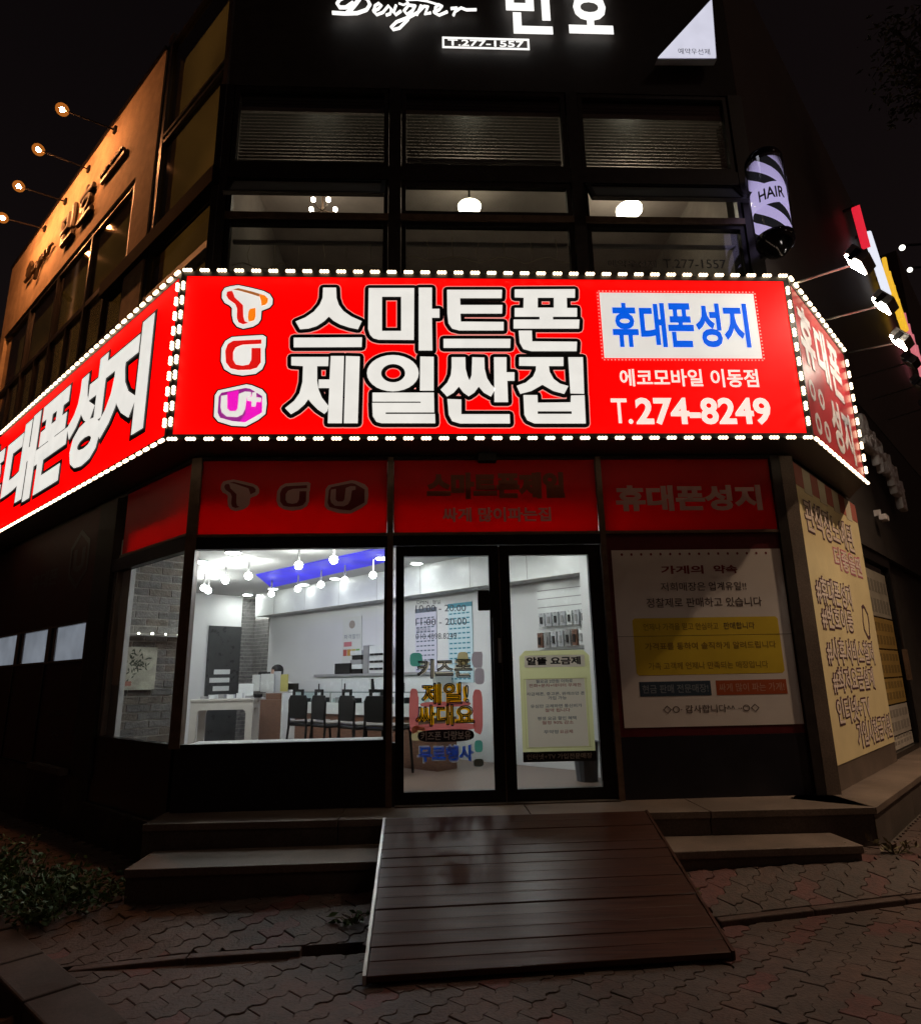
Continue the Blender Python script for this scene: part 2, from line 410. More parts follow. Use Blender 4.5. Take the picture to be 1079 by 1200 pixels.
# ------------------------------------------------------------------ ledge and steps
LZ = .49
led = thing('entrance_ledge', 'long granite ledge running under the shop front and round its corner', 'ledge', (.6, -.3, 0)); led['kind'] = 'structure'
LF = -.43
def ledge_front(x): return -.40 - .03*(x+2.1)
xs = [-2.15, -.7, .75, 2.1]
for i in range(4):
    x0 = xs[i]; x1 = xs[i+1] if i < 3 else 3.36
    y0, y1 = ledge_front(x0), ledge_front(x1); e = .004
    vs = [(x0+e, y0, LZ-.05), (x1-e, y1, LZ-.05), (x1-e, .06, LZ-.05), (x0+e, .06, LZ-.05)]
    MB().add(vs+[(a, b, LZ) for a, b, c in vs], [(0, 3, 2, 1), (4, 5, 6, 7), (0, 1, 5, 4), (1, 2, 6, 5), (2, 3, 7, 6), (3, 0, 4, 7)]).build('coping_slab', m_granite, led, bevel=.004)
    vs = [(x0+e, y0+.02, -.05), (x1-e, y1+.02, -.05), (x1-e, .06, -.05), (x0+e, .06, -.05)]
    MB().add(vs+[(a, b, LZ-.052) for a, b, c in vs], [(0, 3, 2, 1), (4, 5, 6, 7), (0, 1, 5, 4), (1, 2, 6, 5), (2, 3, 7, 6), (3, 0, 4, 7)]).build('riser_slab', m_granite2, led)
# the part that runs back along the right side
RW = 3.36-ledge_front(3.36)  # x-y of its outer edge
for i in range(9):
    a0, a1 = i*1.5, i*1.5+1.496
    fr = Frame((3.364, ledge_front(3.36), 0), (1, 1, 0), (1, -1, 0))
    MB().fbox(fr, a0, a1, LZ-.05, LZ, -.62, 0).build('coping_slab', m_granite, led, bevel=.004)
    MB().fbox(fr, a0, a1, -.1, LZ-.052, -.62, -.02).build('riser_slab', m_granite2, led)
for x0, x1, lab in ((-2.03, -.36, 'low granite step under the lit shop window, left of the wooden ramp'), (1.62, 3.0, 'low granite step between the wooden ramp and the yellow banner corner')):
    st = thing('stone_step', lab, 'step', ((x0+x1)/2, -.7, .05), 'granite steps either side of the ramp')
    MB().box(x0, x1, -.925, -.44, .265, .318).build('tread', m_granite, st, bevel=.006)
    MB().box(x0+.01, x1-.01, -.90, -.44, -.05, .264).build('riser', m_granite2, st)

# ------------------------------------------------------------------ wooden ramp
rp = thing('wooden_ramp', 'wet dark brown plank ramp sloping down from the glass doors', 'ramp', (.63, -1.3, 0))
tl, tr = Vector((-.338, -.50, LZ+.012)), Vector((1.607, -.50, LZ+.012)); bl, br = Vector((-.335, -1.99, .05)), Vector((1.60, -1.87, .05))
NP = 15
for i in range(NP):
    t0, t1 = i/NP, (i+1)/NP-.0018
    q = [tl.lerp(bl, t0), tr.lerp(br, t0), tr.lerp(br, t1), tl.lerp(bl, t1)]
    dz = random.uniform(-.003, .003); jx = random.uniform(-.006, .006)
    top = [(p.x+jx, p.y, p.z+dz) for p in q]; bot = [(p.x+jx, p.y, p.z+dz-.03) for p in q]
    MB().add(bot+top, [(0, 1, 2, 3), (4, 7, 6, 5), (0, 4, 5, 1), (1, 5, 6, 2), (2, 6, 7, 3), (3, 7, 4, 0)]).build('plank', m_wood, rp, bevel=.003, fix=True)
for a, b, sx in ((tl, bl, -1), (tr, br, 1)):
    o1 = Vector((sx*.012, 0, 0))
    p = [a+o1, b+o1]; ve = []
    for q in p:
        for dx in (-.009, .009):
            for dz in (-.075, .006): ve.append((q.x+dx, q.y, max(q.z+dz, .012)))
    MB().add(ve, [(0, 1, 3, 2), (4, 6, 7, 5), (0, 4, 5, 1), (2, 3, 7, 6), (1, 5, 7, 3), (0, 2, 6, 4)]).build('edge_trim', m_alu if sx < 0 else m_wood, rp, fix=True)
for x in (-.25, .63, 1.5):
    ve = [(x-.03, -.52, .33), (x+.03, -.52, .33), (x-.03, -.52, .46), (x+.03, -.52, .46), (x-.03, -1.85, .01), (x+.03, -1.85, .01), (x-.03, -1.85, .058), (x+.03, -1.85, .058)]
    MB().add(ve, [(0, 1, 3, 2), (4, 6, 7, 5), (0, 4, 5, 1), (2, 3, 7, 6), (1, 5, 7, 3), (0, 2, 6, 4)]).build('joist', m_blackp, rp, fix=True)

# ------------------------------------------------------------------ the corner building
bd = thing('corner_building', 'dark two-storey corner building with a chamfered glass front and orange side wall', 'building', (.6, 2, 0))
def P(name, mat, fn, parent=bd, **k):
    m = MB(); fn(m); return m.build(name, mat, parent, **k)
# lower walls of the shop front
P('base_panel', m_navy, lambda m: m.fbox(FRONT, -2.10, -.30, LZ, .985, -.08, .0))
P('base_panel', m_navy, lambda m: m.fbox(FRONT, 1.55, 3.24, LZ, .985, -.08, .0))
P('base_panel', m_navy, lambda m: m.fbox(LEFT, .06, 1.78, .40, .985, -.08, .0))
P('plinth', m_plinth, lambda m: m.fbox(LEFT, -.02, 1.78, -.2, .398, -.5, .04))
P('plinth', m_plinth, lambda m: m.fbox(LEFT, 1.785, 9.5, -.2, .60, -.5, .02))
# corner mullions, posts
for a, w_ in ((-2.14, .09), (-.375, .05), (1.545, .05)):
    P('post', m_bronze, lambda m: m.fbox(FRONT, a, a+w_, (.98 if a < -.5 else LZ), 3.48, -.07, .035))
P('post', m_frame2, lambda m: m.fbox(FRONT, 3.215, 3.30, LZ, 3.48, -.07, .03))
# red vinyl transom panels, each with frame
def transom(fr, a0, a1, b0=2.775, b1=3.46):
    pn = P('transom_panel', m_film, lambda m: m.fbox(fr, a0, a1, b0, b1, -.012, 0))
    P('transom_bar', m_bronze, lambda m: m.fbox(fr, a0-.01, a1+.01, b0-.028, b0-.002, -.05, .022), pn)
    P('transom_rail', m_frame, lambda m: m.fbox(fr, a0-.01, a1+.01, b1+.002, b1+.03, -.05, .02), pn); return pn
t1 = transom(FRONT, -2.05, -.385); t2 = transom(FRONT, -.32, 1.54); t3 = transom(FRONT, 1.60, 3.21); t4 = transom(LEFT, .07, 1.55, 2.80, 3.46)
# front window
wn = P('window', m_frame, lambda m: (m.fbox(FRONT, -2.05, -.375, .986, 1.012, -.06, .02), m.fbox(FRONT, -2.05, -.375, 2.64, 2.745, -.06, .02), m.fbox(FRONT, -.40, -.376, 1.013, 2.639, -.06, .018)))
P('pane', m_glass, lambda m: m.fbox(FRONT, -2.05, -.40, 1.012, 2.64, -.030, -.024), wn)
P('sill', m_cab, lambda m: m.fbox(FRONT, -2.04, -.36, .97, 1.0, -.42, -.065), wn)
wl = P('window', m_frame, lambda m: m.fbox(LEFT, .07, 1.74, .986, 1.012, -.06, .02)); P('head_rail', m_frame, lambda m: m.fbox(LEFT, .07, 1.74, 2.64, 2.77, -.06, .02), wl)
P('frame', m_alu, lambda m: m.fbox(LEFT, 1.60, 1.63, 1.013, 2.639, -.05, .0), wl); P('frame', m_alu, lambda m: m.fbox(LEFT, 1.67, 1.70, 1.013, 2.639, -.05, .0), wl)
P('pane', m_glass, lambda m: m.fbox(LEFT, .07, 1.60, 1.012, 2.64, -.030, -.024), wl)
# column at the end of the bay and the dark side front
P('column', m_darkwall, lambda m: m.fbox(LEFT, 1.74, 2.22, .60, 3.46, -.3, .03))
P('side_front', m_darkred, lambda m: (m.fbox(LEFT, 2.22, 9.5, .62, 1.745, -.06, -.01), m.fbox(LEFT, 2.22, 9.5, 2.195, 3.46, -.06, -.01)))
m_lit = glow('lit_frosted_pane', (.62, .70, .82), .26, (.4, .42, .45), .25, 3)
for i in range(5):
    a0 = 2.36+i*1.27
    w_ = P('window', m_frame, lambda m: (m.fbox(LEFT, a0-.14, a0, 1.745, 2.195, -.08, 0), m.fbox(LEFT, a0, a0+1.13, 1.75, 1.775, -.06, 0), m.fbox(LEFT, a0, a0+1.13, 2.165, 2.19, -.06, 0)))
    P('pane', m_lit, lambda m: m.fbox(LEFT, a0, a0+1.13, 1.775, 2.165, -.05, -.04), w_)
    P('inner_jamb', m_greyp, lambda m: m.fbox(LEFT, a0+1.02, a0+1.12, 1.776, 2.164, -.039, -.025), w_)
for a in (2.3, 3.6, 4.87, 6.14):
    P('panel_joint', m_frame, lambda m: m.fbox(LEFT, a-.02, a+.02, .62, 1.74, -.009, .006))
P('sill_stone', m_granite2, lambda m: m.fbox(LEFT, 2.3, 3.4, .60, .66, 0.021, .10))
# right: column with banner wall, then the neighbouring entrance
P('column', m_granite, lambda m: m.fbox(FRONT, 3.305, 3.43, LZ, 3.48, -.1, .03))
P('banner_wall', m_granite, lambda m: m.fbox(RIGHT, .10, 2.62, LZ, 3.48, -.2, .0))
P('side_front', m_darkwall, lambda m: m.fbox(RIGHT, 2.62, 14, 3.0, 3.5, -.25, .0))
P('side_front', m_darkwall, lambda m: m.fbox(RIGHT, 4.45, 14, LZ, 3.0, -.25, -.1))
sg = P('side_door', m_frame, lambda m: (m.fbox(RIGHT, 2.64, 2.72, LZ, 3.0, -.14, -.03), m.fbox(RIGHT, 4.30, 4.40, LZ, 3.0, -.14, -.03), m.fbox(RIGHT, 2.72, 4.30, LZ, LZ+.06, -.14, -.03), m.fbox(RIGHT, 2.72, 4.30, 2.86, 3.0, -.14, -.03)))
P('glass', m_glass3, lambda m: m.fbox(RIGHT, 2.72, 4.30, LZ+.06, 2.86, -.09, -.08), sg)
P('handle', m_bronze, lambda m: m.fbox(RIGHT, 4.20, 4.24, 1.35, 1.75, -.03, .03), sg)
# door set
P('door_header', m_frame, lambda m: m.fbox(FRONT, -.325, 1.545, 2.655, 2.745, -.09, .02))
P('threshold', m_granite2, lambda m: m.fbox(FRONT, -.30, 1.55, LZ, LZ+.012, -.10, .06))
def leaf(a0, a1, g0, g1, gb0, gb1, hx):
    d = P('door', m_frame, lambda m: (m.fbox(FRONT, a0, g0, LZ+.015, 2.65, -.055, 0), m.fbox(FRONT, g1, a1, LZ+.015, 2.65, -.055, 0), m.fbox(FRONT, g0, g1, LZ+.015, gb0, -.055, 0), m.fbox(FRONT, g0, g1, gb1, 2.65, -.055, 0)))
    P('glass', m_glass, lambda m: m.fbox(FRONT, g0, g1, gb0, gb1, -.032, -.024), d)
    P('handle', m_blackp, lambda m: (m.fbox(FRONT, hx-.016, hx+.016, 1.22, 2.0, .045, .07), m.fbox(FRONT, hx-.012, hx+.012, 1.3, 1.33, 0, .046), m.fbox(FRONT, hx-.012, hx+.012, 1.88, 1.91, 0, .046)), d)
    return d
d1 = leaf(-.30, .615, -.228, .525, .597, 2.56, .555); d2 = leaf(.622, 1.54, .71, 1.425, .597, 2.56, .682)
P('lock_plate', m_blackp, lambda m: m.fbox(FRONT, .42, .525, 2.07, 2.25, -.02, .0), d1, bevel=.01)
P('lock_plate', m_greyp, lambda m: m.fbox(FRONT, .585, .612, 1.62, 1.83, .001, .012), d1)
P('door_gasket', m_bronze, lambda m: m.fbox(FRONT, .616, .6215, LZ+.02, 2.64, -.03, .004), d2)
# frame round the notice on the right
m_rframe = M('dark_red_frame', (.10, .008, .012), .35, var=.2)
P('notice_window', m_rframe, lambda m: m.fbox(FRONT, 1.602, 3.214, .986, 2.745, -.05, -.004))

# soffit under the sign and floor slabs
def pris(pts, z0, z1):
    m = MB(); n = len(pts)
    m.add([(x, y, z0) for x, y in pts]+[(x, y, z1) for x, y in pts], [tuple(range(n))[::-1], tuple(range(n, 2*n))]+[(i, (i+1) % n, n+(i+1) % n, n+i) for i in range(n)]); return m
def xy(p): return (p.x, p.y)
back = [xy(RIGHT.at(14, 0, -.02)), (3.38, .02), (-2.08, .02), xy(LEFT.at(9.5, 0, -.02))]
SLEN, SREN = 7.2, 2.06
# ------------------------------------------------------------------ upper storey
UF = FRONT
P('spandrel', m_darkwall, lambda m: m.fbox(UF, -2.1, 3.4, 3.49, 5.0, -.2, -.03))
P('spandrel', m_darkwall, lambda m: m.fbox(LEFT, .03, 9.5, 3.47, 5.5, -.2, -.03))
P('spandrel', m_darkwall, lambda m: m.fbox(RIGHT, .03, 14, 3.51, 5.3, -.2, -.03))
P('fascia', m_darkwall, lambda m: m.fbox(UF, -2.12, 3.42, 7.66, 10.6, -.25, .02))
m_side = M('dark_grey_cladding', (.10, .085, .078), .6, var=.2, scale=3)
P('upper_wall', m_side, lambda m: m.fbox(RIGHT, .05, 14, 5.31, 10.6, -.25, -.02))
P('roof', m_darkwall, lambda m: m.add([(p[0], p[1], 10.62) for p in back[:3]+[xy(LEFT.at(.3, 0, -4)), xy(RIGHT.at(14, 0, -4))]], [(0, 1, 2, 3, 4)]))
cols = [-2.1, -.33, 1.57, 3.38]
for i, a in enumerate(cols):
    w_ = .06 if i in (1, 2) else .075
    P('mullion', m_frame2, lambda m: m.fbox(UF, a-w_, a+w_, 5.0, 7.66, -.10, .03))
def win(name, a0, a1, b0, b1, mat=None, fw=.045, c=0.0, frm=None):
    w_ = P(name, frm or m_frame2, lambda m: (m.fbox(UF, a0, a1, b0, b0+fw, -.06+c, .01+c), m.fbox(UF, a0, a1, b1-fw, b1, -.06+c, .01+c), m.fbox(UF, a0, a0+fw, b0+fw, b1-fw, -.06+c, .01+c), m.fbox(UF, a1-fw, a1, b0+fw, b1-fw, -.06+c, .01+c)))
    P('pane', mat or m_glass2, lambda m: m.fbox(UF, a0+fw, a1-fw, b0+fw, b1-fw, -.035+c, -.029+c), w_); return w_
for i in range(3):
    a0 = cols[i]+(.06 if i else .075); a1 = cols[i+1]-(.06 if i < 2 else .075)
    P('rail', m_frame2, lambda m: m.fbox(UF, a0, a1, 6.50, 6.66, -.09, .025))
    P('rail', m_bronze, lambda m: m.fbox(UF, a0, a1, 6.02, 6.09, -.09, .03))
    win('window', a0+.01, a1-.01, 6.665, 7.655)
    win('window', a0+.01, a1-.01, 5.02, 6.015, frm=m_frame)
    P('inner_rail', m_greyp, lambda m: m.fbox(UF, a0+.06, a1-.06, 5.82, 5.85, -.13, -.09))
    if i == 1: win('window', a0+.01, a1-.01, 6.095, 6.495)
    else:
        P('jamb', m_frame2, lambda m: m.fbox(UF, a0+.01, a0+.05, 6.095, 6.495, -.06, .01)); P('jamb', m_frame2, lambda m: m.fbox(UF, a1-.05, a1-.01, 6.095, 6.495, -.06, .01))
        # awning sash hinged at the top, pushed open
        h = Vector((0, 0, 6.49)); ang = R(32); L_ = .39
        fr = Frame((0, 0, 6.49), (1, 0, 0), (0, -1, 0)); fr.V = Vector((0, -math.sin(ang), math.cos(ang)*1.0)); fr.V = Vector((0, math.sin(ang), math.cos(ang))); fr.N = Vector((0, -math.cos(ang), math.sin(ang)))
        aw = P('open_sash', m_frame, lambda m: (m.fbox(fr, a0+.03, a1-.03, -L_, -L_+.04, -.02, .02), m.fbox(fr, a0+.03, a1-.03, -.045, -.005, -.02, .02), m.fbox(fr, a0+.03, a0+.075, -L_+.04, -.045, -.02, .02), m.fbox(fr, a1-.075, a1-.03, -L_+.04, -.045, -.02, .02)))
        P('pane', m_frost, lambda m: m.fbox(fr, a0+.075, a1-.075, -L_+.04, -.045, -.004, .004), aw)
# salon room behind the glass
m_sal = M('salon_wall', (.34, .29, .26), .8, var=.25, scale=2)
m_salc = M('salon_ceiling', (.5, .42, .38), .8, var=.15, scale=2)
P('salon_room', m_sal, lambda m: (m.box(-2.1, 3.4, 3.4, 3.5, 4.4, 7.5), m.box(-2.3, 3.5, .08, 3.5, 4.3, 4.4)))
P('salon_ceiling', m_salc, lambda m: m.box(-2.1, 3.4, .10, 3.5, 7.45, 7.5))
P('salon_wall', m_sal, lambda m: m.box(-2.2, -2.1, .15, 3.5, 4.4, 7.5)); P('salon_wall', m_sal, lambda m: m.box(3.4, 3.5, .25, 3.5, 4.4, 7.5))
# left upper front: corner glass bay, then the orange stucco wall with its window band
P('mullion', m_frame2, lambda m: m.fbox(LEFT, -.02, .08, 5.5, 9.6, -.1, .03))
P('mullion', m_frame2, lambda m: m.fbox(LEFT, 1.62, 1.74, 5.5, 9.7, -.1, .02))
for b0, b1 in ((6.62, 8.0), (8.06, 9.55)):
    w_ = P('window', m_frame2, lambda m: m.fbox(LEFT, .09, 1.61, b0, b0+.04, -.06, .015)); P('head_rail', m_frame2, lambda m: m.fbox(LEFT, .09, 1.61, b1-.04, b1, -.06, .015), w_)
    P('pane', m_glass3, lambda m: m.fbox(LEFT, .09, 1.61, b0+.04, b1-.04, -.03, -.02), w_)
P('rail', M('black_rail', (.006, .0055, .005), .9, spec=.05), lambda m: m.fbox(LEFT, -.02, 3.0, 6.40, 6.60, -.06, .10))
P('rail', m_frame2, lambda m: m.fbox(LEFT, .09, 1.61, 5.72, 5.80, -.06, .05))
P('pane', m_glass3, lambda m: m.fbox(LEFT, .09, 1.61, 5.5, 6.39, -.03, -.02))
P('room_curtain', glow('ochre_curtain_glow', (.42, .28, .10), .42, (.5, .4, .2), .5, .9), lambda m: m.fbox(LEFT, .30, 8.3, 5.4, 9.55, -.24, -.21))  # curtain glows by itself, standing in for light in the room behind
st = P('stucco_wall', m_stucco, lambda m: (m.fbox(LEFT, 1.75, 8.6, 7.90, 9.50, -.2, .04), m.fbox(LEFT, 1.75, 2.33, 5.4, 7.90, -.2, .04), m.fbox(LEFT, 8.3, 8.6, 5.4, 7.9, -.2, .04)))
P('wall_cap', m_frame, lambda m: m.fbox(LEFT, 1.75, 8.6, 9.501, 9.56, -.22, .06))
for i in range(4):
    a0 = 2.36+i*1.48
    w_ = P('window', m_frame2, lambda m: (m.fbox(LEFT, a0, a0+.06, 5.5, 7.88, -.07, .02), m.fbox(LEFT, a0+.06, a0+1.47, 6.64, 6.72, -.07, .015), m.fbox(LEFT, a0+.06, a0+1.47, 7.82, 7.88, -.07, .015), m.fbox(LEFT, a0+.06, a0+1.47, 5.8, 5.86, -.07, .015), m.fbox(LEFT, a0+.75, a0+.79, 5.87, 6.63, -.07, .012)))
    P('pane', m_glass3, lambda m: (m.fbox(LEFT, a0+.06, a0+1.48, 5.5, 7.82, -.03, -.02)), w_)

# ------------------------------------------------------------------ inside the phone shop
def sp(s_, u, z): # point on the inner 45 degree grid: s_ = x+y, u along wall A
    return Vector((s_/2 - u/S2 + 0, s_/2 + u/S2, z))
CZ = 3.0
_c = on_plane(299, 720, (1, 1, 0), (3.4, 0, 0)); ULEN = (_c.y-_c.x)/S2
def sB(px): q = on_plane(px, 760, (1, -1, 0), (-ULEN*S2, 0, 0)); return q.x+q.y

def ibox(m, s0, s1, u0, u1, z0, z1):
    p = [sp(s_, u, z) for z in (z0, z1) for u in (u0, u1) for s_ in (s0, s1)]
    return m.add(p, [(0, 2, 3, 1), (4, 5, 7, 6), (0, 1, 5, 4), (2, 6, 7, 3), (0, 4, 6, 2), (1, 3, 7, 5)])
room = [(-2.06, .085), (3.3, .085), xy(sp(3.4, -2.3, 0)), xy(sp(3.4, ULEN, 0)), xy(sp(-1.95, ULEN, 0)), xy(sp(-1.95, 1.5, 0))]
P('shop_floor', m_floor, lambda m: m.add([(x, y, LZ-.002) for x, y in room], [tuple(range(6))]))
croom = [(-2.6, .551), (2.8, .551)]+room[2:5]+[xy(sp(-1.95, 2.2, 0))]
P('shop_ceiling', m_ceil, lambda m: m.add([(x, y, CZ) for x, y in croom], [tuple(range(6))[::-1]]))
P('bounce_pocket', m_ceil, lambda m: m.box(-2.5, 3.3, .55, .58, 3.001, 3.47))  # unseen white pocket, added to bounce room light onto the red transoms
P('bounce_pocket', m_ceil, lambda m: m.box(-2.05, 3.3, .06, .58, 3.471, 3.478))
wa = P('inner_wall', m_wallw, lambda m: ibox(m, 3.4, 3.5, -2.3, ULEN, LZ-.1, CZ))
P('inner_wall', m_wallw, lambda m: ibox(m, -1.9, 3.5, ULEN, ULEN+.08, LZ-.1, CZ))
P('inner_wall', m_wallw, lambda m: ibox(m, -2.02, -1.95, 2.9, ULEN, LZ-.1, CZ))
_c = on_plane(299, 720, (1, 1, 0), (3.0, 0, 0)); UB = (_c.y-_c.x)/S2
_c = on_plane(684, 720, (1, 1, 0), (3.0, 0, 0)); UP = (_c.y-_c.x)/S2
bk = P('bulkhead', m_cab, lambda m: ibox(m, 3.0, 3.399, -.6, UB, 2.6, CZ-.001))
for k in range(9):
    P('panel_joint', m_greyp, lambda m: ibox(m, 2.996, 3.0, -.4+k*.9, -.394+k*.9, 2.601, CZ-.002), bk)
# brick facing: single bricks on the return wall behind the side window
bw = P('brick_wall', m_mortar, lambda m: m.fbox(Frame(LEFT.at(1.66, 0, -.12), (1, 1, 0), (1, -1, 0)), 0, .70, LZ, CZ, -.12, 0))
BF = Frame(LEFT.at(1.66, 0, -.12), (1, 1, 0), (1, -1, 0))
BM = [m_brickd, M('grey_brick', (.19, .185, .18), .85, var=.45, scale=14, bump=.8, bscale=50), M('brown_brick', (.16, .14, .12), .85, var=.45, scale=14, bump=.8, bscale=50)]
r_ = random.Random(3)
for j in range(31):
    z = LZ+.01+j*.08; x = -.12*(j % 2)
    while x < .70:
        a0, a1 = max(x, 0.002), min(x+.228, .698)
        if a1-a0 > .03 and z+.068 < CZ:
            MB().fbox(BF, a0, a1, z, z+.066, 0.0, .004+r_.uniform(0, .007)).build('brick', r_.choice(BM), bw)
        x += .24
# brick facing in the far corner, too small to pick apart
bf = MB()
for j in range(38):
    z = LZ+.01+j*.065
    for k in range(5):
        x = k*.2-.1*(j % 2)
        a0, a1 = max(x, 0), min(x+.19, .6)
        if a1-a0 > .02 and z < CZ-.07:
            ibox(bf, 3.4-(3.4-sB(281))*a1/.6, 3.4-(3.4-sB(281))*a0/.6, ULEN-.025-r_.uniform(0, .012), ULEN-.012, z, z+.056)
            if z < 2.53: ibox(bf, 3.38-r_.uniform(0, .012), 3.395, ULEN-.03-a1*.8, ULEN-.03-a0*.8, z, z+.056)
P('brick_backing', m_mortar, lambda m: (ibox(m, sB(281), 3.4, ULEN-.014, ULEN-.001, LZ, CZ), ibox(m, 3.387, 3.399, ULEN-.51, ULEN-.014, LZ, 2.6)), wa)
o = bf.build('brick_facing', BM[1], wa, kind='stuff')
# dark glazed back door on wall B and the end of the wall by the door
bdm = M('grey_back_door', (.045, .047, .048), .3, var=.2)
dr = P('back_door', bdm, lambda m: ibox(m, sB(243), sB(281)-.005, ULEN-.03, ULEN-.002, LZ, 2.45))
P('notice', m_cab, lambda m: [ibox(m, sB(247)+.1*(k % 2), sB(270), ULEN-.036, ULEN-.031, 1.2+k*.14, 1.28+k*.14) for k in range(4)], dr)
P('partition_end', m_wallw, lambda m: ibox(m, 2.95, 3.38, UP-.3, UP, LZ, CZ))
# slat wall
sl = P('slat_wall', m_cab, lambda m: ibox(m, 3.36, 3.398, -.12, .55, 1.2, 2.598))
for k in range(13):
    P('slat_groove', m_greyp, lambda m: ibox(m, 3.355, 3.36, -.12, .55, 1.28+k*.1, 1.29+k*.1), sl)
# blue cove light in the ceiling
c_ = [onZ(*p, CZ-.004) for p in ((300, 673), (452, 640), (452, 658), (318, 688))]
cv = thing('cove_light', 'blue glowing cove panel set in the shop ceiling', 'ceiling light', (c_[0]+c_[2])/2)
MB().add(c_+[p+Vector((0, 0, -.012)) for p in c_], [(0, 1, 2, 3), (7, 6, 5, 4), (0, 4, 5, 1), (1, 5, 6, 2), (2, 6, 7, 3), (3, 7, 4, 0)]).build('panel', m_cove, cv, fix=True)
# ceiling spots and downlights
def spot(px, py, z=2.80, lab='', mat=None, grp='white globe spotlights under the shop ceiling'):
    p = onZ(px, py, z); t = thing('spotlight', lab, 'spotlight', (p.x, p.y, CZ), grp)
    MB().tube([(p.x, p.y, CZ-.001), (p.x, p.y, p.z+.06)], .012, 6).build('stem', m_greyp, t)
    MB().ball(p, .046, 12, 8).build('globe', mat or m_globe, t, smooth=True)
for px, py in ((239, 689), (244, 692), (264, 680), (291, 675), (350, 662.5), (391, 656)): spot(px, py, 2.80, 'bright white globe spotlight hanging beside the blue ceiling cove')
for px, py in ((318, 696), (349, 690), (376, 685), (404, 680), (437, 674)): spot(px, py, 2.78, 'bright white spotlight on the track in front of the white bulkhead', m_globe2)
def down(p, lab, mat=None):
    t = thing('downlight', lab, 'downlight', (p.x, p.y, CZ), 'round downlights in the shop ceiling')
    MB().lathe((p.x, p.y, CZ-.02), [(.085, .0), (.095, .004), (.095, .019)], 20).build('rim', m_cab, t)
    MB().lathe((p.x, p.y, CZ-.028), [(.06, 0), (.078, .006)], 20).build('lens', mat or m_down, t)
for px, py in ((273, 646), (235, 657), (290, 696), (320, 689), (356, 684), (393, 677), (488, 659)): down(onZ(px, py, CZ), 'round white downlight flush with the shop ceiling', m_down2 if px > 300 else None)
for s_, u in ((1.6, .6), (.4, 1.6), (1.9, 2.2), (2.0, -.2), (-.6, 2.2)): down(sp(s_, u, CZ), 'round white downlight above the shop entrance')  # the unseen one by the partition end is added to brighten it
# counters
def counter(name, label, cat, loc): return thing(name, label, cat, loc)
cb = counter('back_cabinet', 'white low cupboards along the back wall of the phone shop', 'cabinet', sp(3.2, 3.2, LZ))
MB_ = MB(); ibox(MB_, 2.95, 3.398, 2.0, 4.55, LZ, 1.54).v; MB_.build('body', m_cab, cb)
MB_ = MB(); ibox(MB_, 2.9, 3.398, 1.98, 4.58, 1.541, 1.575); MB_.build('top', m_greyp, cb)
for k in range(4):
    d_ = MB(); ibox(d_, 2.93, 2.948, 2.03+k*.63, 2.63+k*.63, LZ+.1, 1.5); d_ = d_.build('cupboard_door', m_cab, cb)
    h_ = MB(); ibox(h_, 2.915, 2.929, 2.56+k*.63, 2.58+k*.63, 1.33, 1.44); h_.build('handle', m_blackp, d_)
ct = counter('display_counter', 'white glass-topped phone display counter with walnut front behind the stools', 'counter', sp(2.2, 2.8, LZ))
m_ = MB(); ibox(m_, 2.04, 2.5, 1.35, 4.25, LZ, 1.06); m_.build('front_panel', m_walnut, ct)
m_ = MB(); ibox(m_, 2.0, 2.5, 1.33, 4.28, 1.061, 1.2); m_.build('case_body', m_cab, ct)
m_ = MB(); ibox(m_, 2.0, 2.5, 1.33, 4.28, 1.33, 1.342); m_.build('glass_top', glassmat('counter_glass', (.75, .85, .82), 1.5, 0, .05), ct)
m_ = MB()
for u in (1.34, 2.3, 3.3, 4.26): ibox(m_, 2.0, 2.02, u, u+.015, 1.2, 1.329)
m_.build('case_posts', m_alu, ct)
for k in range(14):
    m_ = MB(); uu = 1.5+k*.19+random.uniform(-.04, .04); s_ = 2.1+random.uniform(0, .2)
    ibox(m_, s_, s_+.12, uu, uu+.07, 1.201, 1.24+random.uniform(0, .05))
    tag(m_.build('display_phone', random.choice((m_blackp, m_cab, m_greyp)), None), 'small phone on its stand inside the glass display counter', 'phone', 'phones in the display counter')
# reception counter: walnut side, white end
c0 = on_plane(331, 840, (1, 1, 0), (1.75, 0, 0)); uc = (c0.y-c0.x)/S2
rc = counter('reception_counter', 'walnut reception counter with a white end panel beside the stools', 'counter', sp(2.0, uc+.4, LZ))
m_ = MB(); ibox(m_, 1.75, 2.6, uc+.03, uc+.62, LZ, 1.235); m_.build('wood_body', m_walnut, rc)
m_ = MB(); ibox(m_, 1.74, 2.62, uc, uc+.029, LZ, 1.33); m_.build('end_panel', m_cab, rc)
m_ = MB(); ibox(m_, 1.9, 2.5, uc+.25, uc+.62, 1.236, 1.32); m_.build('raised_shelf', m_walnut, rc)
# white desk by the window
DY = 3.4; c0 = onY(224, 815, DY); c1 = onY(297, 815, DY); W_ = c1.x-c0.x; TZ = onY(260, 822, DY).z
dk = counter('display_desk', 'cream portal-frame desk with rounded legs standing behind the shop window', 'desk', ((c0.x+c1.x)/2, DY+.2, LZ))
DF = Frame((c0.x, DY, 0), (1, 0, 0), (0, -1, 0))
for c in (0, -.34):
    hole = [(.09, LZ), (.09, TZ-.17), (.10, TZ-.13), (.13, TZ-.11), (W_-.13, TZ-.11), (W_-.10, TZ-.13), (W_-.09, TZ-.17), (W_-.09, LZ)]
    outer = [(0, LZ), (0, TZ), (W_, TZ), (W_, LZ)]+hole[::-1]
    MB().shape(DF, [outer], c-.05, c).build('leg_frame', m_desk, dk, fix=True)
MB().fbox(DF, -.01, W_+.01, TZ+.001, TZ+.03, -.40, .01).build('top', m_desk, dk)
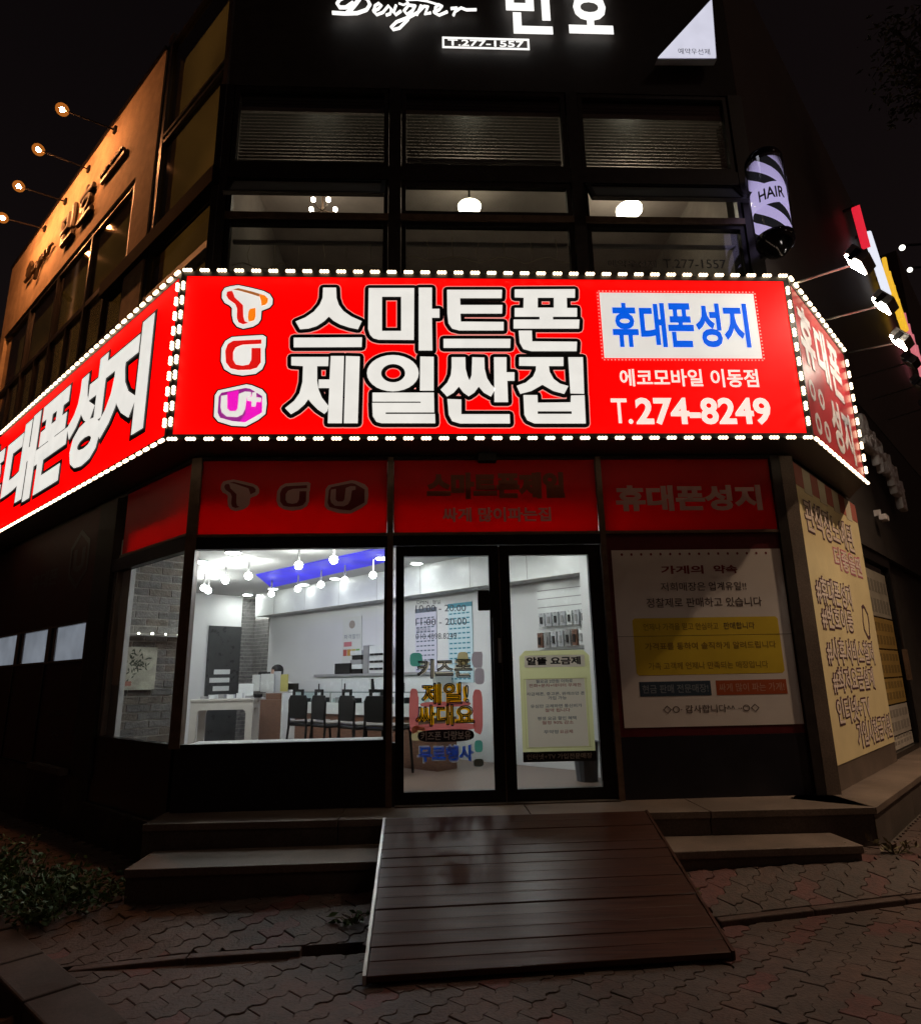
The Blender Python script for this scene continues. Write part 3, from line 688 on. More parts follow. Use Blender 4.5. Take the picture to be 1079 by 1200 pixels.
MB().fbox(DF, .02, W_-.02, TZ-.1, TZ-.001, -.335, -.055).build('drawer', m_desk, dk)
for k in range(7):
    x = .06+k*.12; m_ = MB().fbox(DF, x, x+.075, TZ+.031, TZ+.04+random.uniform(.01, .06), -.3, -.18)
    tag(m_.build('display_phone', random.choice((m_blackp, m_cab, m_greyp))), 'small phone standing on the cream display desk', 'phone', 'phones on the display desk')
m_ = MB().fbox(DF, W_-.3, W_-.1, TZ+.031, TZ+.22, -.38, -.36); tag(m_.build('display_board', m_cab), 'small white display board standing on the cream desk', 'board')
# stools
def make_stool(lab):
    t = thing('stool', lab, 'chair', (0, 0, 0), 'black chairs lined up at the display counter')
    lf = Frame((0, 0, 0), (1, 0, 0), (0, -1, 0))
    MB().box(-.2, .2, -.2, .2, .46, .50).build('seat', m_blackp, t, bevel=.03)
    MB().box(-.18, .18, -.18, .18, .501, .525).build('cushion', M('seat_cushion', (.25, .23, .2), .6), t, bevel=.02)
    bk_ = [(-.17, .60), (-.178, .77), (-.14, .83), (.14, .83), (.178, .77), (.17, .60), (.13, .55), (-.13, .55)]
    b_ = MB().shape(Frame((0, -.19, 0), (1, 0, 0), (0, -1, 0)), [bk_], 0, .025).build('backrest', m_blackp, t, bevel=.008, fix=True)
    MB().shape(Frame((0, -.19, 0), (1, 0, 0), (0, -1, 0)), [[(-.10, .831), (-.10, .90), (.10, .90), (.10, .831), (.065, .831), (.065, .87), (-.065, .87), (-.065, .831)]], .002, .022).build('grip', m_blackp, b_, fix=True)
    for sx in (-1, 1):
        MB().tube([(sx*.19, -.24, 0), (sx*.17, -.2, .45), (sx*.16, -.205, .62)], .015, 6).build('leg', m_blackp, t)
        MB().tube([(sx*.19, .2, 0), (sx*.17, .17, .46)], .015, 6).build('leg', m_blackp, t)
    MB().tube([(-.18, -.22, .22), (.18, -.22, .22)], .01, 6).build('stretcher', m_blackp, t)
    return t
s0 = make_stool('black chair with a carrying grip next to the white counter end')
labs = ['black chair with a carrying grip, second from the white counter end', 'black chair with a carrying grip, third from the white counter end', 'black chair with a carrying grip, fourth from the white counter end']
stools = [s0]
for k in range(3):
    r2 = s0.copy(); COL.objects.link(r2); r2['label'] = labs[k]
    for ch in list(s0.children):
        c = ch.copy(); COL.objects.link(c); c.parent = r2
        for gch in ch.children: d = gch.copy(); COL.objects.link(d); d.parent = c
    stools.append(r2)
for st_, px in zip(stools, (364, 391, 424, 455)):
    q = on_plane(px, 830, (1, 1, 0), (1.42, 0, 0)); st_.location = (q.x, q.y, LZ); st_.rotation_euler = (0, 0, R(-45+random.uniform(-9, 9)))
# things on the cabinets and walls
def ithing(name, lab, cat, s0, s1, u0, u1, z0, z1, mat, group=None, bevel=.01):
    m_ = MB(); ibox(m_, s0, s1, u0, u1, z0, z1); o = m_.build(name, mat, bevel=bevel); return tag(o, lab, cat, group)
def upx(px, s_): q = on_plane(px, 790, (1, 1, 0), (s_, 0, 0)); return (q.y-q.x)/S2
u1, u0 = upx(396, 3.1), upx(414, 3.1); ithing('printer', 'black printer on the white back cupboards', 'printer', 3.0, 3.3, u0, u1, 1.576, 1.73, m_blackp)
for k in range(5):
    u1, u0 = upx(412+(k % 2)*2, 3.1), upx(425+(k % 2), 3.1)
    ithing('phone_box', 'flat phone box in the stack beside the black printer', 'box', 3.05, 3.3, u0, u1, 1.576+k*.066, 1.64+k*.066, (m_blackp, m_cab, m_greyp)[k % 3], 'boxes stacked on the back cupboards', .004)
u1, u0 = upx(427, 3.1), upx(433, 3.1); ithing('binder', 'tall dark binder standing beside the white display rack', 'binder', 3.05, 3.3, u0, u1, 1.576, 1.97, m_greyp)
u1, u0 = upx(434, 3.1), upx(452, 3.1)
rk = thing('display_rack', 'white rack of small black gadgets on the back cupboards', 'rack', sp(3.15, u0, 1.576))
m_ = MB(); ibox(m_, 3.06, 3.3, u0, u1, 1.576, 1.96); m_.build('body', m_cab, rk)
for i in range(3):
    for j in range(3):
        m_ = MB(); a = u0+(u1-u0)*(.08+j*.3); ibox(m_, 3.04, 3.058, a, a+(u1-u0)*.24, 1.62+i*.1, 1.65+i*.1); m_.build('gadget', m_blackp, rk)
q = on_plane(437, 800, (1, 1, 0), (2.3, 0, 0))
ph = thing('desk_phone', 'black cordless telephone standing on the glass counter', 'telephone', (q.x, q.y, 1.342))
MB().box(q.x-.05, q.x+.05, q.y-.05, q.y+.05, 1.343, 1.37).build('base', m_blackp, ph); MB().tube([(q.x, q.y, 1.36), (q.x-.01, q.y+.01, 1.5)], [.024, .018], 8).build('handset', m_blackp, ph)
# price posters and wall poster
def iposter(px0, py0, px1, py1, lab, draw, base, name='poster'):
    a0, b1 = WALLA.px(px0, py0, .012); a1, b0 = WALLA.px(px1, py1, .012)
    t = thing(name, lab, 'poster', WALLA.at((a0+a1)/2, b0, .01))
    MB().fbox(WALLA, a0, a1, b0, b1, .003, .012).build('sheet', base, t)
    draw(t, a0, a1, b0, b1); return t
def lines(t, a0, a1, b0, b1, mat, rows, x0, x1, y0, y1, h=.35):
    m_ = MB()
    for k in range(rows):
        z = b0+(b1-b0)*(y0+(y1-y0)*(k+.3)/rows); dz = (b1-b0)*(y1-y0)/rows*h
        for q in range(5):
            f0 = x0+(x1-x0)*q/5; f1 = f0+(x1-x0)/5*.72
            m_.fbox(WALLA, a0+(a1-a0)*f0, a0+(a1-a0)*f1, z, z+dz, .0125, .014)
    m_.build('print', mat, t, kind='stuff')
m_lav = M('paper_lavender', (.62, .62, .74), .5); m_cyan = M('paper_cyan', (.55, .72, .78), .5); m_ink = M('ink_slate', (.12, .15, .2), .5); m_teal = M('ink_teal', (.05, .25, .33), .5)
def pr(ink):
    def f(t, a0, a1, b0, b1):
        MB().fbox(WALLA, a0, a1, b1-.06, b1-.002, .0125, .015).build('header', ink, t); lines(t, a0, a1, b0, b1, ink, 14, .06, .94, .02, .9, .28)
    return f
iposter(486.5, 714, 512, 800, 'lavender price table poster with a dark header seen through the left door', pr(m_ink), m_lav)
iposter(524.5, 708, 555, 800, 'pale cyan price table poster with a teal header seen through the left door', pr(m_teal), m_cyan)
def wp(t, a0, a1, b0, b1):
    w_ = a1-a0; h_ = b1-b0
    MB().text('파격할인', WALLA, a0+.08*w_, b0+.52*h_, a1-.08*w_, b0+.62*h_, .014).build('lettering', m_ink, t)
    for k, c in enumerate(((.45, .1, .08), (.55, .3, .05), (.5, .42, .1), (.2, .4, .12))):
        MB().fbox(WALLA, a0+w_*(.05+.225*k), a0+w_*(.25+.225*k), b0+.16*h_, b0+.30*h_, .0125, .014).build('colour_block', M('ink_block', c, .5), t)
    MB().fbox(WALLA, a0+.08*w_, a0+.5*w_, b0+.36*h_, b0+.46*h_, .0125, .014).build('price_block', M('ink_pink', (.6, .2, .22), .5), t)
    MB().shape(WALLA, [[(a0+w_*.5+.16*w_*math.cos(i*math.pi/6), b0+h_*.83+.09*h_*math.sin(i*math.pi/6)) for i in range(12)]], .0125, .014).build('portrait', M('ink_skin', (.35, .3, .25), .5), t)
iposter(402, 724, 423, 777, 'narrow white sale poster with a round portrait and coloured price blocks', wp, M('paper_white', (.68, .7, .66), .5))
# accessory packs hanging on the slat wall
m_clear = M('clear_pack', (.55, .57, .6), .15, spec=.8)
for j, (py0, py1) in enumerate(((716, 731), (739, 756))):
    for k in range(7):
        px = 630+k*8.1-j*2; a0, b1 = WALLA.px(px, py0+3-k*.9, .12); a1, b0 = WALLA.px(px+6.5, py1+3-k*.6, .12)
        t = thing('accessory_pack', 'clear-wrapped phone accessory hanging in the upper row on the slat wall' if j == 0 else 'boxed phone accessory hanging in the lower row on the slat wall', 'package', WALLA.at((a0+a1)/2, b0, .1), 'accessories on the slat wall, '+('upper' if j == 0 else 'lower')+' row')
        MB().fbox(WALLA, a0, a1, b0, b1, .07, .10).build('card', random.choice((m_clear, m_clear, m_cab)) if j == 0 else random.choice((m_clear, m_walnut, m_cab, m_greyp)), t)
        MB().fbox(WALLA, a0+.3*(a1-a0), a0+.7*(a1-a0), b0+.2*(b1-b0), b0+.7*(b1-b0), .101, .118).build('gadget', m_blackp if random.random() < .7 else m_greyp, t)
        MB().tube([WALLA.at((a0+a1)/2, b1-.01, .01), WALLA.at((a0+a1)/2, b1-.01, .12)], .005, 5).build('hook', m_alu, t)
# waste bin
q = onZ(685, 917, LZ); bn = MB()
prof = []
n = 28
for r_0, z in ((.10, 0), (.13, .36), (.135, .37), (.12, .37), (.095, .02)):
    for k in range(n): rr = r_0*(1+(.03 if k % 2 else 0)); prof.append((q.x+.05+rr*math.cos(2*math.pi*k/n), q.y+.1+rr*math.sin(2*math.pi*k/n), LZ+z))
bn.add(prof, [(i*n+k, i*n+(k+1) % n, (i+1)*n+(k+1) % n, (i+1)*n+k) for i in range(4) for k in range(n)]+[tuple(range(n))[::-1]])
tag(bn.build('waste_bin', M('bin_grey', (.06, .065, .075), .4), None), 'ribbed dark grey waste bin on the shop floor behind the right door', 'bin')
# seated person behind the reception counter
q = on_plane(336, 798, (1, 1, 0), (2.9, 0, 0)); pz = LZ
pe = thing('person', 'black-haired person in a white shirt seated bent behind the reception counter', 'person', (q.x, q.y, pz))
def skin_body(name, joints, edges, mat, parent):
    me = bpy.data.meshes.new(name); o_ = off(parent)
    me.from_pydata([Vector(j[:3])-o_ for j in joints], edges, []); ob = bpy.data.objects.new(name, me); COL.objects.link(ob); ob.parent = parent
    ob.modifiers.new('skin', 'SKIN'); sd_ = ob.modifiers.new('sub', 'SUBSURF'); sd_.levels = sd_.render_levels = 2
    for k, j in enumerate(joints): me.skin_vertices[0].data[k].radius = (j[3], j[4] if len(j) > 4 else j[3])
    me.skin_vertices[0].data[0].use_root = True
    me.materials.append(mat); OFF[ob.name] = o_; return ob
dx, dy = -.7, -.7    # faces the street
X, Y = q.x, q.y
J = [(X, Y, pz+.48, .15, .12), (X+dx*.03, Y+dy*.03, pz+.72, .14, .11), (X+dx*.10, Y+dy*.10, pz+.92, .16, .10), (X+dx*.15, Y+dy*.15, pz+1.0, .055),
     (X+.13, Y-.13, pz+.92, .055), (X+.20+dx*.1, Y-.20+dy*.1, pz+.68, .045), (X+.12+dx*.38, Y-.12+dy*.38, pz+.74, .035), (X-.13, Y+.13, pz+.92, .055), (X-.20+dx*.1, Y+.20+dy*.1, pz+.68, .045), (X-.12+dx*.38, Y+.12+dy*.38, pz+.74, .035),
     (X+.10+dx*.05, Y-.10+dy*.05, pz+.46, .08), (X+.1+dx*.42, Y-.1+dy*.42, pz+.47, .065), (X+.1+dx*.42, Y-.1+dy*.42, pz+.06, .045), (X-.10+dx*.05, Y+.10+dy*.05, pz+.46, .08), (X-.1+dx*.42, Y+.1+dy*.42, pz+.47, .065), (X-.1+dx*.42, Y+.1+dy*.42, pz+.06, .045)]
skin_body('body', J, [(0, 1), (1, 2), (2, 3), (2, 4), (4, 5), (5, 6), (2, 7), (7, 8), (8, 9), (0, 10), (10, 11), (11, 12), (0, 13), (13, 14), (14, 15)], M('white_shirt', (.7, .68, .66), .8), pe)
hc = Vector((X+dx*.2, Y+dy*.2, pz+1.12))
MB().lathe(hc, [(.002, -.12), (.05, -.11), (.075, -.05), (.085, .01), (.08, .06), (.05, .1), (.002, .115)], 14).build('head', M('skin', (.5, .32, .24), .5), pe, smooth=True)
MB().lathe(hc+Vector((.012, .012, .012)), [(.075, -.07), (.094, -.01), (.098, .04), (.085, .085), (.045, .118), (.002, .126)], 14).build('hair', m_blackp, pe, smooth=True)
MB().ball(hc+Vector((-.062, -.062, -.02)), .014, 8, 5).build('nose', M('skin2', (.5, .32, .24), .5), pe, smooth=True)
# papers, monitor and yellow card on the reception counter
def card(px0, py0, px1, py1, s_, lab, cat, mat, name):
    f = Frame((s_, 0, 0), (-1, 1, 0), (-1, -1, 0)); a0, b1 = f.px(px0, py0); a1, b0 = f.px(px1, py1)
    o = MB().fbox(f, a0, a1, b0, b1, -.012, .0).build(name, mat); return tag(o, lab, cat)
card(329, 790.5, 336.5, 810.5, 2.0, 'yellow card stand on the reception counter beside the seated person', 'card', M('yellow_card', (.5, .46, .15), .5), 'card_stand')
card(306, 790, 320, 811, 2.2, 'white notice sheet in a stand on the reception counter', 'notice', m_cab, 'notice_stand')
card(321, 787, 328, 812, 2.25, 'pale flyer holder between the notice sheet and the yellow card', 'flyer', m_clear, 'flyer_holder')
card(296, 791, 303.5, 810, 1.9, 'white plastic display panel at the back edge of the desk', 'panel', m_cab, 'display_stand')
card(337, 801, 349, 808.5, 2.1, 'black monitor in front of the seated person', 'monitor', m_blackp, 'monitor')
card(303, 788, 316, 790.5, 2.3, 'thin black lamp bar above the notice sheet', 'lamp', m_blackp, 'lamp_bar')

# picture on the brick wall and its light shelf
def bpx(px, py): return BF.px(px, py, .03)
a0, b1 = bpx(134, 758); a1, b0 = bpx(180, 808)
pc = thing('framed_picture', 'framed flower picture with pale paper on the brick wall behind the side window', 'picture', BF.at((a0+a1)/2, b0, .03))
MB().fbox(BF, a0, a1, b0, b1, .026, .045).build('sheet', M('picture_paper', (.55, .55, .46), .5, var=.35, scale=9), pc)
m_ = MB(); rr = random.Random(5)
for k in range(60):
    x = a0+(a1-a0)*rr.gauss(.5, .12); z = b0+(b1-b0)*rr.gauss(.62, .13); w_ = .012; an = rr.uniform(0, 6.28)
    if a0+.02 < x < a1-.02 and b0+.02 < z < b1-.02: m_.shape(BF, [[(x+w_*2*math.cos(an), z+w_*2*math.sin(an)), (x+w_*math.cos(an+1.6)*.6, z+w_*math.sin(an+1.6)*.6), (x-w_*2*math.cos(an), z-w_*2*math.sin(an)), (x-w_*math.cos(an+1.6)*.6, z-w_*math.sin(an+1.6)*.6)]], .0455, .047)
m_.build('leaves_print', M('leaf_ink', (.05, .07, .05), .6), pc)
m_ = MB()
for k in range(10):
    x = a0+(a1-a0)*(.2+.07*(k % 4)); z = b0+(b1-b0)*(.12+.05*(k//4)); m_.shape(BF, [[(x+.02*math.cos(i*1.05), z+.016*math.sin(i*1.05)) for i in range(6)]], .0455, .0468+k*.0002)
m_.build('flowers_print', M('flower_ink', (.45, .2, .16), .6), pc)
sh = thing('light_shelf', 'thin lit shelf with small lamps above the framed picture', 'shelf', BF.at(.4, 2.05, .03))
a0, b0 = bpx(136, 751); a1, b1 = bpx(214, 740); zz_ = (b0+b1)/2
MB().fbox(BF, a0, min(a1, .94), zz_-.012, zz_+.006, .026, .14).build('board', m_greyp, sh)
for k in range(6): MB().ball(BF.at(a0+.05+k*.14, zz_+.016, .1), .011+.003*(k % 3), 8, 5).build('bulb', glow('shelf_bulb', (1, .95, .8), 9), sh)

# ------------------------------------------------------------------ the wraparound signboard
SZ0, SZ1 = 3.485, 5.08
sg = thing('shop_sign', 'glowing red wraparound signboard with white Korean letters and a border of bulbs', 'sign', (.6, -.3, SZ0))
outer = [xy(SLEFT.at(SLEN, 0, -.015)), (-2.19+.006, -.485), (3.36-.006, -.485), xy(SRIGHT.at(SREN, 0, -.015))]
inner = [xy(RIGHT.at(SREN+.3, 0, .005)), (3.41, -.005), (-2.11, -.005), xy(LEFT.at(SLEN+.3, 0, .005))]
pris(outer+inner, SZ0+.02, SZ1-.02).build('cabinet', m_soffit, sg, fix=True)
def face(fr, a0, a1, mat): return MB().fbox(fr, a0, a1, SZ0+.04, SZ1-.04, -.012, 0).build('face', mat, sg)
f1 = face(SFRONT, -2.15, 3.32, m_red); f2 = face(SLEFT, .05, SLEN, m_red); f3 = face(SRIGHT, .05, SREN-.04, m_redflat)
# edge trims that carry the bulbs
for fr, a0, a1 in ((SFRONT, -2.19, 3.36), (SLEFT, 0, SLEN), (SRIGHT, 0, SREN)):
    for b0, b1 in ((SZ0, SZ0+.045), (SZ1-.045, SZ1)): MB().fbox(fr, a0, a1, b0, b1, -.02, .006).build('edge_trim', m_trim, sg)
    for e_, sgn in ((a0, 1), (a1, -1)): MB().fbox(fr, e_, e_+sgn*.045, SZ0+.046, SZ1-.046, -.02, .006).build('edge_trim', m_trim, sg)
bb = MB()
for k in (-1, 0, 1): bb.ball((k*.027, 0, 0), .0165, 7, 5)
bulb0 = bb.build('bulb', m_led, None, smooth=True); bulb0.parent = sg
first = [True]
def bulb(fr, a, b, vert):
    p = fr.at(a, b, .02); x = fr.V if vert else fr.U; z = fr.N; y = z.cross(x)
    rot = Matrix((x, y, z)).transposed()
    if first[0]:
        first[0] = False; bulb0.matrix_local = Matrix.Translation(p-off(sg)) @ rot.to_4x4()
    else: copy_of(bulb0, p, sg, rot)
SP = .150
def row(fr, a0, a1, b):
    n = round((a1-a0)/SP)
    for k in range(n+1): bulb(fr, a0+(a1-a0)*k/n, b, False)
def colm(fr, a, b0, b1, n=10):
    for k in range(n): bulb(fr, a, b0+(b1-b0)*(k+.5)/n, True)
for b in (SZ0-.002, SZ1+.004):
    row(SFRONT, -2.14, 3.31, b); row(SLEFT, .06, 5.7, b); row(SRIGHT, .06, SREN-.06, b)
for fr, a in ((SFRONT, -2.165), (SFRONT, 3.335), (SLEFT, .03), (SRIGHT, SREN-.02)): colm(fr, a, SZ0+.08, SZ1-.08)

# headline letters, drawn as outlines
def zc(ox, oy, k, pts): return [SFRONT.px(ox+x/k, oy+y/k) for x, y in pts]
def ell(cx, cy_, rx, ry, n=28): return [(cx+rx*math.cos(2*math.pi*i/n), cy_+ry*math.sin(2*math.pi*i/n)) for i in range(n)]
def smooth(pts, it=1):
    return pts
G = {}
A = (330, 325, 5.679); B = (500, 325, 5.395)
G['su'] = (A, [[[(277, 72), (363, 72), (366, 140), (382, 188), (412, 228), (465, 265), (533, 295), (508, 347), (450, 335), (390, 315), (345, 290), (315, 262), (285, 292), (235, 325), (180, 342), (123, 347), (95, 297), (160, 270), (215, 232), (255, 185), (274, 140)]], [[(82, 405), (535, 403), (533, 465), (82, 467)]]])
G['ma'] = (A, [[[(580, 75), (882, 75), (880, 418), (645, 416), (610, 406), (588, 383), (576, 345)], [(668, 130), (795, 130), (795, 360), (668, 360)]], [[(912, 72), (1000, 72), (1000, 213), (1050, 213), (1050, 270), (1000, 270), (1003, 488), (912, 488)]]])
G['je'] = (A, [[[(66, 533), (313, 533), (310, 592), (237, 592), (237, 690), (247, 750), (270, 805), (312, 858), (305, 890), (285, 910), (240, 880), (200, 840), (178, 812), (155, 845), (110, 885), (63, 912), (25, 873), (85, 825), (120, 775), (140, 700), (144, 592), (66, 587)]], [[(248, 683), (320, 683), (328, 527), (416, 527), (402, 972), (308, 972), (318, 738), (248, 738)]], [[(428, 527), (520, 530), (507, 972), (415, 972)]]])
G['il'] = (A, [[ell(740, 640, 172, 120), ell(742, 640, 80, 62)[::-1]], [[(922, 530), (1012, 532), (1012, 755), (920, 755)]], [[(605, 770), (1013, 770), (1015, 900), (692, 900), (692, 912), (1020, 912), (1022, 972), (665, 972), (630, 962), (607, 925), (603, 838), (925, 838), (925, 828), (605, 828)]]])
G['teu'] = (B, [[[(128, 82), (475, 82), (473, 133), (210, 133), (212, 178), (477, 178), (475, 230), (212, 230), (215, 283), (485, 285), (485, 337), (205, 337), (160, 325), (137, 292), (130, 230)]], [[(106, 392), (528, 392), (526, 447), (106, 447)]]])
G['pon'] = (B, [[[(555, 80), (935, 78), (935, 130), (883, 130), (885, 197), (948, 197), (948, 250), (795, 250), (797, 270), (963, 270), (960, 325), (548, 325), (548, 270), (712, 270), (712, 250), (555, 250), (555, 197), (610, 197), (612, 130), (555, 128)], [(700, 130), (802, 130), (802, 195), (700, 195)]], [[(580, 340), (663, 340), (665, 408), (948, 410), (945, 468), (660, 468), (610, 455), (587, 415)]]])
G['ssan'] = (B, [[[(157, 508), (243, 508), (245, 580), (258, 630), (270, 655), (283, 620), (287, 508), (363, 510), (365, 580), (380, 640), (405, 680), (433, 708), (405, 755), (360, 730), (328, 692), (300, 730), (265, 753), (232, 730), (203, 692), (170, 730), (128, 755), (88, 712), (130, 668), (152, 620), (157, 570)]], [[(424, 508), (503, 508), (503, 603), (553, 603), (553, 655), (508, 655), (513, 790), (427, 790)]], [[(130, 772), (218, 775), (218, 868), (523, 868), (525, 925), (210, 925), (160, 910), (139, 870)]]])
G['jip'] = (B, [[[(583, 508), (862, 508), (862, 562), (770, 562), (775, 600), (800, 645), (840, 675), (893, 690), (868, 738), (800, 720), (730, 680), (660, 720), (590, 738), (568, 688), (625, 668), (670, 630), (688, 590), (690, 562), (583, 560)]], [[(893, 508), (985, 508), (993, 737), (907, 735)]], [[(610, 747), (698, 747), (700, 795), (908, 793), (910, 750), (995, 748), (1003, 925), (680, 925), (635, 905), (616, 870)], [(700, 848), (915, 848), (915, 866), (700, 866)]]])
for key, ((ox, oy, k), shapes) in G.items():
    wm = MB(); bm_ = MB(); pm = MB()
    for shp in shapes:
        cs = [zc(ox, oy, k, c) for c in shp]
        wm.shape(SFRONT, cs, .006, .012)
        q1 = stroke(MB(), SFRONT, cs, .036, .0035); bm_.add(q1.v, q1.f); q2 = stroke(MB(), SFRONT, cs, .044, .001); pm.add(q2.v, q2.f)
    lt = wm.build('letter', m_white, sg); bm_.build('outline', m_black, lt); pm.build('edge_line', m_pinkline, lt)
# carrier logos
LG = (235, 325, 6.491)
def logo(fr, mapf, parent, mats, c=0):
    wh, rd, og, br_, mg, pu, ol = mats
    def sh_(nm, pts, mat, z, par, hole=None): 
        return MB().shape(fr, [mapf(pts)]+([mapf(hole)] if hole else []), c+z-.001, c+z).build(nm, mat, par)
    T0 = [(285, 60), (380, 80), (480, 105), (528, 130), (550, 165), (548, 205), (525, 232), (465, 255), (460, 320), (440, 352), (400, 376), (325, 392), (278, 376), (250, 340), (240, 290), (240, 235), (222, 215), (185, 195), (164, 160), (165, 115), (185, 82), (225, 70)]
    t_ = sh_('logo', T0, wh, .006, parent); MB().shape(fr, [offset_poly(mapf(T0), .013)], c+.002, c+.003).build('logo_outline', ol, t_)  # dark red outline, offset evenly all round the logo
    sh_('logo_mark', [(205, 112), (240, 104), (250, 120), (262, 155), (300, 190), (325, 215), (328, 300), (338, 335), (365, 350), (325, 360), (290, 345), (278, 310), (280, 240), (265, 205), (215, 170), (198, 140)], rd, .009, t_)
    sh_('logo_mark', [(245, 95), (290, 85), (400, 112), (450, 128), (450, 150), (370, 125), (300, 105)], br_, .009, t_)
    sh_('logo_mark', [(451, 128), (490, 140), (515, 165), (512, 195), (495, 212), (465, 218), (462, 182), (451, 150)], og, .009, t_)
    sh_('logo_mark', [(376, 243), (420, 235), (420, 300), (410, 330), (370, 340), (362, 310), (366, 265)], og, .009, t_)
    O0 = [(240, 455), (330, 448), (475, 440), (500, 455), (497, 525), (490, 550), (492, 650), (470, 700), (420, 735), (320, 748), (240, 735), (182, 700), (157, 640), (160, 540), (190, 485)]
    t_ = sh_('logo', O0, wh, .006, parent); MB().shape(fr, [offset_poly(mapf(O0), .013)], c+.002, c+.003).build('logo_outline', ol, t_)
    sh_('logo_mark', [(250, 485), (465, 475), (465, 508), (320, 515), (270, 535), (250, 570), (250, 630), (270, 665), (320, 675), (370, 665), (388, 630), (390, 540), (460, 540), (460, 650), (430, 690), (380, 705), (290, 708), (230, 695), (195, 650), (190, 560), (210, 510)], rd, .009, t_)
    U0 = [(350, 815), (390, 822), (470, 855), (500, 890), (505, 960), (495, 1040), (440, 1085), (345, 1135), (240, 1130), (135, 1098), (103, 1060), (110, 900), (135, 862)]
    t_ = sh_('logo', U0, wh, .006, parent); MB().shape(fr, [offset_poly(mapf(U0), .013)], c+.002, c+.003).build('logo_outline', ol, t_)
    sh_('logo_mark', [(345, 843), (380, 850), (470, 905), (470, 1030), (340, 1105), (240, 1095), (150, 1070), (132, 1030), (140, 910), (160, 880)], pu, .008, t_)
    sh_('logo_mark', [(345, 880), (470, 925), (470, 1030), (340, 1105), (300, 1100), (345, 1040)], mg, .009, t_)
    sh_('logo_mark', [(205, 880), (290, 860), (285, 1000), (270, 1020), (225, 1020), (205, 1000)], mg, .009, t_)
    sh_('logo_mark', [(160, 905), (205, 897), (205, 1000), (225, 1020), (270, 1020), (285, 1000), (295, 890), (340, 872), (385, 875), (385, 905), (352, 915), (342, 1000), (320, 1045), (280, 1065), (200, 1060), (165, 1030), (155, 990)], wh, .011, t_)
    sh_('logo_mark', [(395, 880), (425, 875), (425, 915), (462, 920), (460, 950), (425, 950), (420, 985), (390, 985), (392, 945), (356, 940), (356, 912), (393, 910)], wh, .0115, t_)
logo(SFRONT, lambda pts: zc(*LG, pts), sg, (m_white, m_logored, m_orange, m_brown, m_magenta, m_purple, M('logo_outline_red', (.12, .005, .005), .5)))
# white box with blue letters, phone number
def pxbox(fr, x0, y0, x1, y1, c=0):
    a0, b1 = fr.px(x0, y0, c); a1, b0 = fr.px(x1, y1, c); return a0, b0, a1, b1
q4 = [SFRONT.px(*p) for p in ((702, 343), (882, 344), (892, 420), (709, 416))]
a0 = min(q4[0][0], q4[3][0]); a1 = max(q4[1][0], q4[2][0]); b1 = q4[0][1]; b0 = q4[2][1]
pl = MB().fbox(SFRONT, a0, a1, b0, b1, .001, .005).build('name_panel', glow('panel_white', (1, .95, .88), .72, (.7, .7, .68), .06, 4), sg)
dm = MB()
for k in range(46):
    a = a0+(a1-a0)*k/45
    for b in (b0-.018, b1+.018): dm.fbox(SFRONT, a-.006, a+.006, b-.006, b+.006, .001, .003)
for k in range(20):
    b = b0+(b1-b0)*k/19
    for a in (a0-.018, a1+.018): dm.fbox(SFRONT, a-.006, a+.006, b-.006, b+.006, .001, .003)
dm.build('dot_border', m_pinkline, pl)
w_ = a1-a0; h_ = b1-b0
for k, ch in enumerate('휴대폰성지'):
    x0 = a0+w_*(.065+.178*k); MB().text(ch, SFRONT, x0, b0+.16*h_, x0+w_*.164, b0+.84*h_, .006, .010, .034).build('letter', m_blue, pl)
def stext(body, x0, y0, x1, y1, mat, bold, fr=SFRONT, par=None, c=.001, d=.006, name='letter'):
    par = par or sg; a0, b0, a1, b1 = pxbox(fr, x0, y0, x1, y1)
    n_ = sum(1 for q in body if q != ' '); 
    return MB().text(body, fr, a0, b0, a1, b1, c, c+d, bold).build(name, mat, par)
m_cream = glow('sign_cream', (1, .80, .70), .95)
stext('에코모바일', 725, 432.5, 824, 453, m_cream, .022, name='lettering'); stext('이동점', 831, 432.5, 889.5, 454, m_cream, .022, name='lettering')
stext('T', 715, 467, 736, 496, m_cream, .012, name='lettering'); stext('.', 736, 491, 742, 497, m_cream, .03, name='lettering'); stext('274-8249', 743, 466, 905, 498, m_cream, .034, name='lettering')
# left face letters (the first one runs out of the picture)
zl = lambda x, y: SLEFT.px(x/4.285, 360+y/4.285)
BZ0, BZ1 = SZ0+.24, SZ1-.20
for ch, xr, xl, yt, ybt in (('지', 740, 505, 300, 600), ('성', 500, 333, 500, 850), ('폰', 318, 172, 700, 930), ('대', 165, 22, 760, 960)):
    ar = zl(xr, (yt+ybt)/2)[0]; al = zl(xl, (yt+ybt)/2)[0]
    lt = MB().text(ch, SLEFT, al, BZ0, ar, BZ1, .008, .014, .05).build('letter', m_white, sg)
    MB().text(ch, SLEFT, al+.035, BZ0-.05, ar-.045, BZ1+.03, .001, .006, .09).build('outline', m_black, lt)
a_d = zl(22, 860)[0]
lt = MB().text('휴', SLEFT, a_d+1.05, BZ0, a_d+.1, BZ1, .008, .014, .05).build('letter', m_white, sg); MB().text('휴', SLEFT, a_d+1.08, BZ0-.05, a_d+.06, BZ1+.03, .001, .006, .09).build('outline', m_black, lt)
